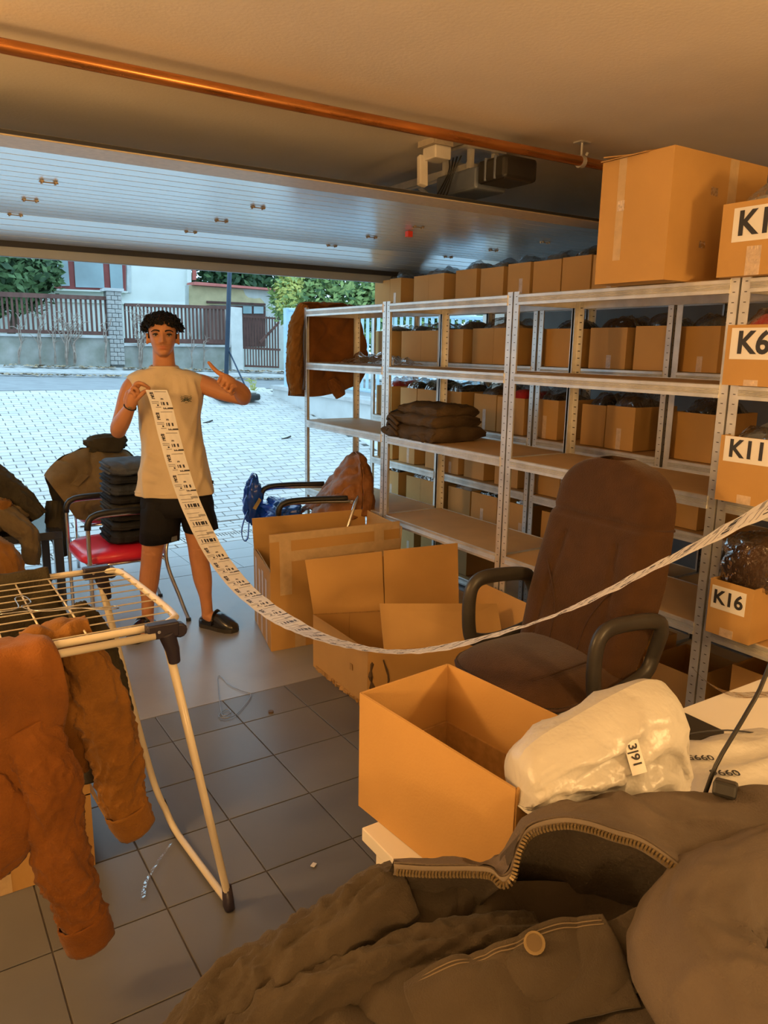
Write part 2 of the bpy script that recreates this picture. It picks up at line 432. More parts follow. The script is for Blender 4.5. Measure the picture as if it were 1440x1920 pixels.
mb = MB(); mb.bb((2.44, 3.62, 2.17), (2.47, 3.65, 2.2)); mb.tube([(2.455, 3.635, 2.2), (2.4, 3.6, 2.335)], .003, 6); obj('release_handle', mb, M('red_plastic', (.65, .05, .02), .4), op)
cb = MB()
for k in range(4):
    cb.tube(spline([(2.27, 2.95+.03*k, 2.44), (2.25-.01*k, 2.98, 2.36), (2.26, 3.05+.03*k, 2.27), (2.285, 3.14, 2.30)], 14), .0035, 6)
obj('cable', cb, blackp, op, True)
op.location += V(.07, .06, -.005); WO[op] = Vector(op.location)
sen = thing('motion_sensor', 'small white box with a drooping arm fixed to the ceiling by the opener', 'sensor', (2.2, 3.05, 2.3))
wp = M('white_plastic', (.72, .68, .62), .45)
mb = MB(); mb.bb((2.17, 2.98, 2.40), (2.26, 3.08, 2.455)); obj('base', mb, wp, sen, bevel=.006)
mb = MB(); mb.box((2.165, 3.07, 2.355), (.045, .03, .14), rx(radians(-14)) @ ry(radians(8))); obj('arm', mb, wp, sen, bevel=.006)
mb = MB(); mb.bb((2.15, 2.97, 2.455), (2.26, 3.09, CEIL)); obj('mount', mb, M('torn_plaster', (.5, .43, .34), .9, bump=.5, bscale=80), sen)

# ------------------------------------------------------------------ unseen standing lamps, the left-wall one added to brighten the man
glow = M('lamp_glow', (.9, .8, .6), .4, emit=LAMP_COL, emit_s=30)
for (LP, LW), lab in zip(LAMPS, ('warm standing lamp behind the desk', 'warm standing lamp in the rear left corner', 'added warm fill lamp by the left wall, out of view')):
    lt = thing('unseen_lamp', lab, 'lamp', (LP.x, LP.y, 0))
    mb = MB(); mb.tube([(LP.x, LP.y, 0), (LP.x, LP.y, .025)], .14, 24); obj('base', mb, blackp, lt, True, angle=40)
    mb = MB(); mb.tube([(LP.x, LP.y, .02), (LP.x, LP.y, LP.z-.10)], .011, 10); obj('pole', mb, blackp, lt, True)
    mb = MB(); mb.tube([(LP.x, LP.y, LP.z-.10), (LP.x, LP.y, LP.z-.045)], .02, 12); obj('socket', mb, blackp, lt, True, angle=40)
    mb = MB(); mb.ball(tuple(LP), .05, 16, 10); obj('bulb', mb, glow, lt, True)
    ld = bpy.data.lights.new('bulb_light', 'POINT'); ld.energy = LW; ld.color = LAMP_COL; ld.shadow_soft_size = .10
    lo = bpy.data.objects.new('bulb_light', ld); COL.objects.link(lo); lo.parent = lt; lo.location = (0, 0, LP.z)
# ------------------------------------------------------------------ outside: ramp, road, far side of the street
def gz(y): return 0.0 if y < 6.4 else .19*(y-6.4)
pav_m = [M('paver_%d' % i, c, .7, var=.05, scale=6, spec=.3) for i, c in enumerate([(.60, .61, .60), (.64, .65, .64), (.57, .585, .58)])]
joint_m = M('paver_joint', (.10, .105, .10), .9, var=.2, scale=12)
drive = struct('driveway', loc=(2.5, 6, 0), label='pale block paved ramp rising from the garage to the street')
jb = MB(); jb.add([(-2, 5.735, -.012), (5.1, 5.735, -.012), (5.1, 6.4, -.012), (-2, 6.4, -.012), (5.1, 11.25, gz(11.25)-.012), (-2, 11.4, gz(11.4)-.012)], [(0, 1, 2, 3), (3, 2, 4, 5)])
obj('joint_bed', jb, joint_m, drive)
PW, PH = .2, .1
pv = MB(); e = .0045
pv.add([(e, e, -.012), (PW-e, e, -.012), (PW-e, PH-e, -.012), (e, PH-e, -.012), (e+.002, e+.002, 0), (PW-e-.002, e+.002, 0), (PW-e-.002, PH-e-.002, 0), (e+.002, PH-e-.002, 0)],
       [(4, 5, 6, 7), (0, 1, 5, 4), (1, 2, 6, 5), (2, 3, 7, 6), (3, 0, 4, 7)])
cand = []; rr = random.Random(5)
y = 5.74; k = 0
SL = math.atan(.19)
drain_y = (5.93, 6.04)
while y < 11.2:
    if drain_y[0]-.02 < y < drain_y[1]-.02: y = drain_y[1]
    for i in range(-3, 28):
        X = -.2 + i*PW + (PW/2 if k % 2 else 0)
        if X < .095*y-.15 or X > 4.93: continue
        cand.append((y, X))
    y += PH*(1 if y < 6.4 else cos(SL)); k += 1
pprot = []; far = MB()
for n_, (y, X) in enumerate(cand):
    z = gz(y); sl = SL if y >= 6.4 else 0
    if n_ < 300:
        kk = rr.randrange(3)
        if len(pprot) < 3:
            o = obj('paver', MB().add(list(pv.v), pv.f), pav_m[len(pprot)], drive); o.location = Vector((X, y, z))-WO[drive]; WO[o] = Vector((X, y, z)); pprot.append(o)
        else: o = link_copy(pprot[kk], drive, (X, y, z))
        o.rotation_euler = (sl, 0, 0)
    else:
        mm = rx(sl); dz = rr.uniform(-.0008, .0008)
        far.add([mm @ p + Vector((X, y, z+dz)) for p in pv.v], pv.f, rr.randrange(3))
tag(obj('paver_field', far, pav_m, drive), kind='stuff')
dr = thing('drain_channel', 'long slotted drain grate set in the paving before the door', 'drain', (2.5, 5.985, 0))
mb = MB(); mb.bb((-1, 5.935, -.05), (5, 6.035, -.02)); obj('channel', mb, dark, dr)
mb = MB()
for X in [-.2+.026*i for i in range(200)]: mb.bb((X, 5.945, -.012), (X+.013, 6.028, -.001))
mb.bb((-1, 5.935, -.012), (5, 5.946, -.001)); mb.bb((-1, 6.026, -.012), (5, 6.036, -.001))
obj('grate', mb, steel, dr)

asph = M('asphalt', (.30, .325, .35), .85, var=.12, scale=5, bump=.2, bscale=150)
road = MB()
xs = [-4+1.5*i for i in range(18)]
def zroad(x, t): return (.915 - .024*x) + t*(.075)
G = [[Vector((x, 11.25+.0*x + (16.0-11.25)*t, zroad(x, t))) for x in xs] for t in (0, .5, 1)]
G0 = [[Vector((x, 11.25, zroad(x, 0)-.4)) for x in xs]] + G
road.grid(G0); struct('road', road, asph, 'grey asphalt street crossing above the ramp')
kerb_m = M('kerb_concrete', (.52, .54, .55), .85, var=.15, scale=6, bump=.3, bscale=40)
def zk(x): return zroad(x, 1)
kb = MB(); kb.grid([[Vector((x, 16.0, zk(x)-.1)) for x in xs], [Vector((x, 16.0, zk(x)+.07)) for x in xs], [Vector((x, 16.25, zk(x)+.08)) for x in xs], [Vector((x, 17.2, zk(x)+.20)) for x in xs]])
struct('pavement', kb, kerb_m, 'narrow kerb and footpath below the garden wall')
leaf_b = M('dead_leaves', (.42, .33, .22), .9, var=.4, scale=30)
lv = MB(); rr = random.Random(8)
for i in range(900):
    x = rr.uniform(0, 10); y = rr.choice([min(15.97, rr.gauss(15.8, .1)), rr.uniform(16.6, 16.8)]); z = zroad(x, (y-11.25)/4.75) if y < 16 else zk(x)+.08+.12*(y-16.25)/.95
    a = rr.uniform(0, 6.28); s = rr.uniform(.03, .07)
    lv.add([Vector((x, y, z+.02))+Vector((cos(a+b_)*s, sin(a+b_)*s, rr.uniform(0, .04))) for b_ in (0, 1.6, 3.1, 4.7)], [(0, 1, 2, 3)])
tag(obj('fallen_leaves', lv, leaf_b), 'dry fallen leaves gathered along the far kerb', 'leaves', kind='stuff')

# garden wall and fence at YF_ (across the street)
YFN = 17.0
gw_m = M('old_render', (.42, .43, .42), .9, var=.4, scale=3, detail=8, bump=.5, bscale=20, col2=(.24, .26, .22))
fence_m = M('brown_fence_paint', (.135, .062, .05), .7, var=.25, scale=8, stretch=(1, 1, .3))
def wp_(px, py, Y=YFN): return at(px, py, Y=Y)
gwl = thing('garden_wall', 'weathered rendered garden wall with brick pillar across the street', 'wall', tuple(wp_(200, 680)))
def poly_y(px, Y, t=.3, mb=None):
    mb = mb or MB(); pts = [wp_(a, b, Y) for a, b in px]; return mb.slab(pts, (0, 1, 0), t)
obj('wall_section', poly_y([(-60, 626), (207, 632), (207, 690), (-60, 690)], YFN, .3), gw_m, gwl)
obj('wall_section', poly_y([(233, 646), (430, 648), (430, 705), (233, 695)], YFN, .3), gw_m, gwl)
obj('coping', poly_y([(-60, 624), (209, 630.5), (209, 634.5), (-60, 628.5)], YFN-.06, .42), kerb_m, gwl)
obj('coping', poly_y([(233, 644), (432, 647), (432, 651), (233, 648.5)], YFN-.06, .42), kerb_m, gwl)
# brick pillar: separate bricks
pil = thing('brick_pillar', 'grey brick pillar with a stone cap between the two fence sections', 'pillar', tuple(wp_(221, 685)))
brick_m = M('grey_brick', (.40, .405, .40), .9, var=.25, scale=9, bump=.4, bscale=40)
pa, pb, pc = wp_(207, 684), wp_(234, 684), wp_(207, 546)
core = MB(); core.bb((pa.x+.015, YFN-.03, pa.z-.1), (pb.x-.015, YFN+.3, pc.z)); obj('core', core, joint_m, pil)
nb = 17; hh = (pc.z-pa.z)/nb; bw = pb.x-pa.x
b_proto = {}
for i in range(nb):
    for (fx, fw) in (((0, .5), (.5, .5)) if i % 2 == 0 else ((0, .28), (.28, .44), (.72, .28))):
        if fw not in b_proto:
            m_ = MB(); m_.bb((.006, 0, .006), (bw*fw-.006, .1, hh-.006)); o = obj('brick', m_, brick_m, pil); b_proto[fw] = o
            o.location = Vector((pa.x+bw*fx, YFN-.05, pa.z+hh*i))-WO[pil]; WO[o] = Vector((pa.x+bw*fx, YFN-.05, pa.z+hh*i))
        else: link_copy(b_proto[fw], pil, (pa.x+bw*fx, YFN-.05, pa.z+hh*i))
m_ = MB(); m_.bb((pa.x-.04, YFN-.1, pc.z), (pb.x+.04, YFN+.35, pc.z+.06)); obj('cap', m_, kerb_m, pil)
def fence(name, label, x0, x1, tr0, tr1, br0, br1, n, sect):
    """tr: top rail (y0,y1) at both ends in image measure, built at YFN"""
    t = thing(name, label, 'fence', tuple(wp_((x0+x1)/2, br1[1], YFN+.1)), 'wooden fence sections across the street')
    obj('top_rail', poly_y([(x0, tr0[0]), (x1, tr1[0]), (x1, tr1[1]), (x0, tr0[1])], YFN+.08, .05), fence_m, t)
    obj('bottom_rail', poly_y([(x0, br0[0]), (x1, br1[0]), (x1, br1[1]), (x0, br0[1])], YFN+.08, .05), fence_m, t)
    for i in range(n):
        f_ = (i+.5)/n; px = x0+(x1-x0)*f_; w_ = (x1-x0)/n*.21
        ty = tr0[0]+(tr1[0]-tr0[0])*f_; by = br0[1]+(br1[1]-br0[1])*f_
        a_ = wp_(px-w_, ty+2, YFN+.13); b_ = wp_(px+w_, by, YFN+.13); xb = wp_(px, by, YFN+.13).x; hw = (b_.x-a_.x)/2
        hw = abs(wp_(px+w_, by, YFN+.13).x-xb)
        m_ = MB(); m_.bb((xb-hw, YFN+.13, b_.z), (xb+hw, YFN+.155, a_.z)); obj('slat', m_, fence_m, t)
    return t
fence('slat_fence', 'dark brown slat fence left of the brick pillar', -60, 206, (544, 554), (556, 563), (615, 622), (622, 629), 29, 0)
fence('slat_fence', 'dark brown slat fence between brick pillar and white gatepost', 234, 431, (568.5, 574), (574, 580), (634, 643), (637, 645), 28, 1)
gp = poly_y([(431, 575), (454, 577), (457, 696), (436, 694)], YFN-.05, .3); tag(obj('gatepost', gp, M('white_render', (.70, .72, .72), .8, var=.1, scale=5), bevel=.01), 'whitewashed gatepost beside the wooden gate', 'post')
gt = thing('wooden_gate', 'brown wooden picket gate with diagonal brace right of the white gatepost', 'gate', tuple(wp_(490, 690)))
for i in range(13):
    px = 459+5.25*i; a_ = wp_(px-1.5, 592+.9*i*.3, YFN+.05); b_ = wp_(px+1.5, 688+.2*i, YFN+.05)
    m_ = MB(); m_.slab([(a_.x, YFN+.05, b_.z), (b_.x, YFN+.05, b_.z), (b_.x, YFN+.05, a_.z-.05), ((a_.x+b_.x)/2, YFN+.05, a_.z+.02), (a_.x, YFN+.05, a_.z-.05)], (0, 1, 0), .025); obj('picket', m_, fence_m, gt)
obj('gate_rail', poly_y([(457, 591), (526, 596), (526, 599), (457, 595)], YFN, .05), fence_m, gt)
obj('gate_rail', poly_y([(457, 650), (526, 654), (526, 658), (457, 654)], YFN, .05), fence_m, gt)
obj('gate_rail', poly_y([(460, 684), (522, 687), (522, 690), (460, 688)], YFN, .05), fence_m, gt)
obj('diagonal_brace', poly_y([(487, 640), (524, 602), (524, 607), (489, 645)], YFN-.02, .04), fence_m, gt)

# garden ground behind the wall
gg = MB(); gg.add([(-8, 17.25, .9), (40, 17.25, .5), (40, 60, .5), (-8, 60, .9)], [(0, 1, 2, 3)]); struct('garden_ground', gg, M('grass_ground', (.10, .14, .05), .9, var=.4, scale=4, bump=.5, bscale=20), 'grassy garden ground behind the wall')
# house across the street
YH = 22.0
hw_m = M('white_house_render', (.74, .78, .77), .8, var=.04, scale=2)
hs = thing('white_house', 'white rendered house with red framed window behind the fence', 'house', tuple(wp_(220, 620, YH)))
obj('wall', poly_y([(-160, 420), (356, 440), (357, 720), (-160, 720)], YH, .4), hw_m, hs)
obj('plinth', poly_y([(-160, 555), (357, 571), (357, 574), (-160, 558)], YH-.06, .1), hw_m, hs)
obj('corner_quoin', poly_y([(351, 460), (359, 461), (359, 533), (351, 532)], YH-.1, .1), hw_m, hs)
obj('panel_edge', poly_y([(238, 470), (246, 471), (246, 549), (238, 548)], YH-.05, .06), M('grey_trim', (.55, .60, .62), .8), hs)
red_m = M('red_brown_frame', (.25, .045, .04), .5, var=.1)
gl_m = M('window_glass', (.22, .33, .38), .06, var=.3, scale=.8, spec=.9)
win = obj('window', poly_y([(97, 470), (236, 474), (236, 545), (103, 541)], YH-.08, .05), red_m, hs)
for q in ([(101, 474), (126, 475), (131, 536), (106, 536)], [(138, 475), (192, 477), (196, 540), (142, 538.5)], [(204, 477), (228, 478), (231, 541), (208, 540)]):
    obj('pane', poly_y(q, YH-.12, .03), gl_m, win)
obj('window_sill', poly_y([(95, 541), (240, 546), (240, 549), (95, 544)], YH-.25, .25), hw_m, win)
obj('downpipe', poly_y([(362, 480), (368, 480), (368, 525), (362, 525)], YH-.15, .1), M('red_pipe', (.45, .10, .08), .5), hs)
# shed
YS = 20.0
sh = thing('old_shed', 'low shed with peeling yellow plaster and red roof edge', 'shed', tuple(wp_(445, 640, YS)))
yel = M('yellow_plaster', (.50, .43, .26), .9, var=.2, scale=3, bump=.4, bscale=15); gre = M('grey_plaster', (.52, .55, .55), .9, var=.15, scale=3, bump=.4, bscale=15)
obj('wall', poly_y([(354, 534), (532, 547), (532, 720), (354, 720)], YS, .3), gre, sh)
obj('plaster_patch', poly_y([(355, 535), (456, 543), (460, 553), (466, 558), (478, 560), (488, 559), (494, 565), (498, 571), (400, 572), (355, 574)], YS-.04, .05), yel, sh)
obj('roof_edge', poly_y([(365, 528), (470, 537), (528, 542), (530, 546), (470, 541), (365, 534)], YS-.25, .6), M('red_roof_edge', (.55, .16, .14), .6), sh)
dkw = M('dark_brown_wood', (.085, .035, .03), .7, var=.3, scale=6)
obj('door_lintel', poly_y([(388, 564), (498, 569), (498, 573), (388, 568)], YS-.08, .08), dkw, sh)
dd = obj('shed_door', poly_y([(388, 573), (498, 574), (498, 650), (388, 650)], YS-.05, .05), dkw, sh)
obj('door_pane', poly_y([(456, 574), (472, 574.5), (472, 588), (456, 588)], YS-.08, .04), gl_m, dd)
obj('door_pane', poly_y([(476, 574.5), (494, 575), (494, 588), (476, 588)], YS-.08, .04), gl_m, dd)
obj('plank_stack', poly_y([(388, 574), (430, 574), (428, 640), (386, 640)], YS-.5, .2), M('grey_brown_wood', (.16, .11, .10), .8, var=.3, scale=3, stretch=(8, 8, .5)), sh)

# trees and hedge
def leafmat(n, a, b): return M(n, a, .6, col2=b, scale=7, detail=5, spec=.3)
def tree(name, label, cat, blobs, n, mat, size, seed, trunk=None, dark_m=None):
    rr = random.Random(seed)
    z0 = min(b[0].z-b[1] for b in blobs); c = blobs[0][0]
    t = thing(name, label, cat, (c.x, c.y, trunk[0].z if trunk else z0))
    mb = MB(); tot = sum(b[1]**2 for b in blobs)
    for (ctr, r) in blobs:
        for i in range(int(n*r*r/tot)):
            d = Vector((rr.gauss(0, 1), rr.gauss(0, 1), rr.gauss(0, 1))).normalized()
            rad = r*(rr.uniform(.55, 1.0)**.6)*(1+.25*noise.noise(d*2.2+ctr))
            p = ctr+d*rad; s = size*rr.uniform(.6, 1.3)
            a = Vector((rr.gauss(0, 1), rr.gauss(0, 1), rr.gauss(0, .6))).normalized(); b = d.cross(a)
            b = (b+Vector((0, 0, .2))).normalized()
            q = [p-a*s, p+b*s*.42, p+a*s, p-b*s*.42]
            mb.add(q, [(0, 1, 2, 3)], 0 if rr.random() < .75 else 1)
    f_ = obj('foliage', mb, [mat, dark_m or mat], t); f_['kind'] = 'stuff'
    if trunk:
        m_ = MB(); m_.tube(spline([trunk[0], (trunk[0]+trunk[1])/2+Vector((.08, 0, 0)), trunk[1]], 8), [trunk[2]*(1-.07*i) for i in range(8)], 8)
        obj('trunk', m_, M('bark', (.10, .075, .055), .9, var=.3, scale=12, bump=.5), t, True)
        for b_ in blobs[1:]:
            m_ = MB(); m_.tube(spline([trunk[1]-(trunk[1]-trunk[0])*.25, (trunk[1]+b_[0])/2, b_[0]], 6), [trunk[2]*.5*(1-.13*i) for i in range(6)], 6); obj('branch', m_, MATS['bark'], t, True)
    return t
gA = leafmat('leaf_mid', (.16, .27, .12), (.055, .12, .05)); gB = leafmat('leaf_dark', (.06, .12, .06), (.02, .05, .025)); gC = leafmat('leaf_bright', (.36, .46, .16), (.13, .24, .08)); gD = leafmat('leaf_yellow', (.62, .58, .16), (.34, .42, .12))
p = wp_(30, 500, 20.5)
tree('leafy_tree', 'green leafy tree behind the slat fence at far left', 'tree', [(p, 1.05), (wp_(-30, 490, 20.3), 1.3), (wp_(62, 505, 20.2), .6), (wp_(20, 530, 20.3), .7)], 4200, gA, .13, 1, (Vector((p.x-.3, p.y, wp_(30, 650, 20.5).z)), p, .1), gB)
p = wp_(400, 500, 27)
tree('dark_tree', 'dark green tree above the shed roof', 'tree', [(p, 1.6), (wp_(455, 500, 27), 1.7), (wp_(505, 505, 26.5), 1.5), (wp_(380, 470, 27), 1.5), (wp_(450, 450, 27), 1.8)], 6000, gB, .17, 2, (Vector((p.x+1, p.y, .68)), p, .15), gA)
p = wp_(600, 560, 14.5)
tree('bright_hedge', 'bright yellow-green hedge behind the pale blue fence', 'hedge', [(wp_(555, 560, 14.8), .62), (wp_(590, 548, 14.6), .75), (wp_(640, 548, 14.3), .85), (wp_(690, 545, 14.0), .9), (wp_(740, 545, 13.8), .9), (wp_(800, 555, 13.6), .9), (wp_(620, 600, 14.3), .8), (wp_(690, 610, 14.0), .8), (wp_(780, 610, 13.6), .8), (wp_(860, 580, 13.4), .9)], 11000, gC, .085, 3, None, gA)
p = wp_(545, 545, 13.4)
tree('yellow_shrub', 'yellow leaved shrub at the left end of the hedge', 'shrub', [(wp_(540, 545, 13.4), .25), (wp_(548, 520, 13.4), .24), (wp_(536, 570, 13.4), .21)], 900, gD, .06, 4, None, gC)
# dry climbers on the garden wall
vine_m = M('dry_vine', (.34, .28, .24), .9, var=.3, scale=10)
for k, (px, py0, py1, n_, sp) in enumerate([(36, 682, 600, 3, 5), (75, 683, 600, 4, 6), (103, 682, 608, 3, 5), (125, 684, 592, 9, 12), (140, 682, 600, 5, 8), (198, 680, 600, 3, 6), (263, 690, 585, 9, 12), (360, 690, 632, 2, 3), (382, 690, 632, 2, 3)]):
    rr = random.Random(40+k); m_ = MB()
    for i in range(n_):
        pts = [wp_(px+rr.gauss(0, 1.0), py0, YFN-.08)]
        for t_ in (.25, .5, .75, 1): pts.append(wp_(px+rr.gauss(0, sp)*t_, py0+(py1-py0)*t_*rr.uniform(.85, 1.05), YFN-.08-rr.uniform(0, .12)))
        m_.tube(spline(pts, 12), [.016*(1-.06*q) for q in range(12)], 5)
        for q in range(4):
            b_ = Vector(pts[rr.randrange(2, 5)]); d_ = Vector((rr.gauss(0, .1), rr.uniform(-.08, 0), rr.uniform(.03, .18))); m_.tube([b_, b_+d_*.5+Vector((0, 0, .03)), b_+d_], [.008, .006, .003], 4)
    lab = ['leafless climber near the left edge of the garden wall', 'dry climber second from the left on the garden wall', 'thin dry climber just left of the bushy one', 'bushy tangle of dry stems midway along the left wall', 'dry climber right of the bushy tangle', 'dry weed growing beside the brick pillar', 'dense dry bush right of the brick pillar behind the man', 'thin dry climber left of the dark pole', 'thin dry climber closest to the dark pole'][k]
    tag(obj('dry_climber', m_, vine_m), lab, 'plant', 'dry climbers on the garden wall')

# low white wall with pale blue fence right of the ramp
lw_m = M('white_low_wall', (.62, .66, .67), .8, var=.08, scale=4)
def wtop(y): return at(510, 728, Y=10.8).z + (10.8-y)/(10.8-8.3)*(at(700, 759, X=5.2).z-at(510, 728, Y=10.8).z)
lw = thing('low_wall', 'low white rendered wall along the right side of the ramp', 'wall', (5.1, 9, .3))
m_ = MB(); ys = [6.0, 7, 8, 9, 10, 10.8]
for a_, b_ in zip(ys, ys[1:]):
    pass
def xw(y): return 5.2 - .26*(y-8.3)/2.44
m_.rings([[Vector((xw(y), y, gz(y)-.3)), Vector((xw(y)+.25, y, gz(y)-.3)), Vector((xw(y)+.25, y, wtop(y))), Vector((xw(y), y, wtop(y)))] for y in ys]); obj('wall_body', m_, lw_m, lw)
m_ = MB(); m_.rings([[Vector((xw(y)-.05, y, wtop(y))), Vector((xw(y)+.3, y, wtop(y))), Vector((xw(y)+.3, y, wtop(y)+.05)), Vector((xw(y)-.05, y, wtop(y)+.05))] for y in ys]); obj('coping', m_, kerb_m, lw)
blue = M('pale_blue_paint', (.42, .62, .76), .45, var=.06)
bf = thing('bar_fence', 'pale blue metal bar fence standing on the low white wall', 'fence', (5.2, 9, .9))
def ftop(y): return at(545, 578, Y=10.6).z - .05*(10.6-y)
for (y, w_) in ((10.55, .05), (10.2, .04), (8.2, .04), (6.4, .04)):
    m_ = MB(); m_.bb((xw(y)+.12-w_, y-w_, wtop(y)+.05), (xw(y)+.12+w_, y+w_, ftop(y))); obj('post', m_, blue, bf)
m_ = MB(); m_.tube([(xw(10.6)+.12, 10.6, ftop(10.6)-.02), (xw(6.2)+.12, 6.2, ftop(6.2)-.02)], .025, 6); obj('top_rail', m_, blue, bf)
m_ = MB(); m_.tube([(xw(10.6)+.12, 10.6, wtop(10.6)+.15), (xw(6.2)+.12, 6.2, wtop(6.2)+.15)], .025, 6); obj('bottom_rail', m_, blue, bf)
for i in range(38):
    y = 10.42-.112*i; m_ = MB(); m_.bb((xw(y)+.105, y-.014, wtop(y)+.15), (xw(y)+.135, y+.014, ftop(y)-.03)); obj('bar', m_, blue, bf)
# portable pole with weighted base
pole_m = M('blue_black_metal', (.035, .06, .10), .45, .2)
po = thing('metal_pole', 'tall dark blue pole on a weighted base by the street', 'pole', (4.15, 10.7, gz(10.7)))
a_ = at(423, 744, Y=10.7); b_ = at(431, 495, Y=10.7); m_ = MB(); m_.tube([a_, b_, b_+(b_-a_)*.4], .033, 10); obj('pole', m_, pole_m, po, True)
m_ = MB(); m_.tube([at(428, 655, Y=10.7), at(470, 746, Y=10.45)], .012, 8); obj('diagonal_stay', m_, pole_m, po, True)
m_ = MB(); m_.tube([at(426, 658, Y=10.72), at(419, 744, Y=10.72)], .012, 8); obj('rear_stay', m_, pole_m, po, True)
a_ = at(415, 752, Y=10.35); b_ = at(487, 738, Y=10.35); m_ = MB(); m_.bb((a_.x, 10.3, a_.z), (b_.x, 10.75, b_.z)); obj('weighted_base', m_, blackp, po, bevel=.03)
m_ = MB(); m_.bb((a_.x+.08, 10.36, b_.z), (b_.x-.04, 10.7, b_.z+.04)); obj('base_lid', m_, M('pale_lid', (.62, .66, .62), .7), po, bevel=.015)
# weed
m_ = MB(); rr = random.Random(77); g_ = at(472, 741, Y=10.9)
for i in range(14):
    top = g_+Vector((rr.gauss(0, .05), rr.gauss(0, .03), rr.uniform(.05, .26))); m_.tube([g_, (g_+top)/2+Vector((rr.gauss(0, .015), 0, 0)), top], [.006, .005, .003], 4)
    for q in range(3):
        p = g_.lerp(top, rr.uniform(.4, 1)); d_ = Vector((rr.gauss(0, .04), rr.gauss(0, .03), rr.uniform(0, .04))); m_.add([p, p+d_*.5+Vector((0, 0, .015)), p+d_, p+d_*.5-Vector((0, 0, .01))], [(0, 1, 2, 3)])
tag(obj('roadside_weed', m_, gD), 'small yellow-green weed growing behind the pole base', 'plant')
# stray twigs on the ramp
for (px, py, lab) in ((393, 793, 'dark twig on the ramp beside the man'), (540, 823, 'small dark twig lying mid ramp below the hanging jacket')):
    d = ray(px, py); t = (-.19*6.4-CAM_H)/(d.z-.19*d.y); p = Vector((0, 0, CAM_H))+d*t
    m_ = MB(); m_.tube([p+Vector((-.09, 0, .005)), p+Vector((0, .02, .012)), p+Vector((.05, .02, .03))], [.004, .012, .01], 6); tag(obj('twig', m_, M('twig_dark', (.05, .05, .045), .8)), lab, 'twig', 'twigs on the ramp')
# ------------------------------------------------------------------ steel racks
ORD = ['first', 'second', 'third', 'fourth', 'fifth', 'sixth', 'seventh', 'eighth', 'ninth', 'tenth', 'eleventh', 'twelfth']
board_under = M('board_grey', (.36, .35, .33), .6)
slot_m = M('slot_dark', (.09, .08, .07), .7)
def beam_profile(h=.047):
    return [(0, 0), (-.005, -.003), (-.005, -.014), (-.001, -.017), (-.004, -.0195), (-.001, -.022), (-.004, -.0245), (-.001, -.027), (-.004, -.0295), (-.001, -.032), (-.005, -.035), (-.005, -h), (.012, -h), (.012, -h+.002), (.0015, -h+.002), (.0015, 0)]
def rack(name, label, x0, x1, y0, y1, tiers, ztop, slots=True, zfoot=0.0, boards=True, group='steel racks'):
    t = thing(name, label, 'shelf rack', ((x0+x1)/2, (y0+y1)/2, 0), group)
    w, th = .034, .0025; g = .004
    for (xc, sx) in ((x0, 1), (x1, -1)):
        for (yc, sy) in ((y0+g, 1), (y1-g, -1)):
            m = MB(); m.bb((xc, yc, zfoot), (xc+sx*th, yc+sy*w, ztop)); m.bb((xc, yc, zfoot), (xc+sx*w, yc+sy*th, ztop))
            m.bb((xc+sx*w, yc, zfoot), (xc+sx*(w-.006), yc+sy*.006, ztop))
            o = obj('upright', m, steel, t)
            if slots:
                m = MB(); z = zfoot+.05
                while z < ztop-.02:
                    if sx > 0: m.bb((xc-.0006, yc+sy*.013, z), (xc+.001, yc+sy*.022, z+.003))
                    else: m.bb((xc-.004, yc+sy*.011, z), (xc-.0021, yc+sy*.024, z+.0045))
                    if sy > 0: m.bb((xc+sx*.011, yc-.0006, z), (xc+sx*.024, yc+.001, z+.0045))
                    z += .0335
                obj('slots', m, slot_m, o)['kind'] = 'stuff'
            m = MB(); m.bb((xc-sx*.003, yc-sy*.002, zfoot), (xc+sx*(w+.003), yc+sy*(w+.003), zfoot+.03)); obj('foot_cap', m, blackp, t)
    for zt in tiers:
        pf = beam_profile()
        for (xc, s) in ((x0, 1), (x1, -1)):
            m = MB(); m.rings([[Vector((xc+s*(px_ + (.0 if s > 0 else 0)), yy, zt+pz)) for px_, pz in pf] for yy in (y0+.036, y1-.036)]); obj('beam', m, steel, t)
        for yy, s in ((y0+.006, 1), (y1-.006, -1)):
            m = MB(); m.bb((x0+.03, yy, zt-.045), (x1-.03, yy+s*.003, zt)); obj('side_beam', m, steel, t)
        if boards:
            m = MB(); m.bb((x0+.006, y0+.012, zt-.011), (x1-.006, y1-.012, zt-.003)); o = obj('shelf_board', m, mdf, t)
    return t
RX0, RX1 = 2.41, 2.83; TI = [1.804, 1.456, 1.066, .593, .12]
RY = [.54, 1.576, 2.683, 3.734, 4.758]
rack('steel_rack', 'galvanised shelf rack nearest the desk holding the boxes marked K', RX0, RX1, RY[0], RY[1], TI, 1.815)
rack('steel_rack', 'galvanised shelf rack behind the brown office chair', RX0, RX1, RY[1], RY[2], TI, 1.815)
rack('steel_rack', 'galvanised shelf rack with the folded dark jacket on it', RX0, RX1, RY[2], RY[3], TI, 1.815)
rack('steel_rack', 'empty galvanised shelf rack at the street end with brown jacket hanging', RX0, RX1, RY[3], RY[4], TI, 1.815)
BX0, BX1 = 3.12, 3.54; BT = [1.845, 1.472, 1.061, .733, .43, .06]
BY = [.556, 1.456, 2.356, 3.256, 4.156, 5.04]
for i, lab in enumerate(['rear shelf rack hidden behind the boxes marked K', 'rear shelf rack right behind the top of the office chair', 'rear shelf rack second from the big carton', 'rear shelf rack behind the folded dark jacket', 'rear shelf rack at the street end full of boxes']):
    rack('steel_rack', lab, BX0, BX1, BY[i]+.002, BY[i+1]-.002, BT, 1.855, slots=(i in (2, 3)), group='rear steel racks')

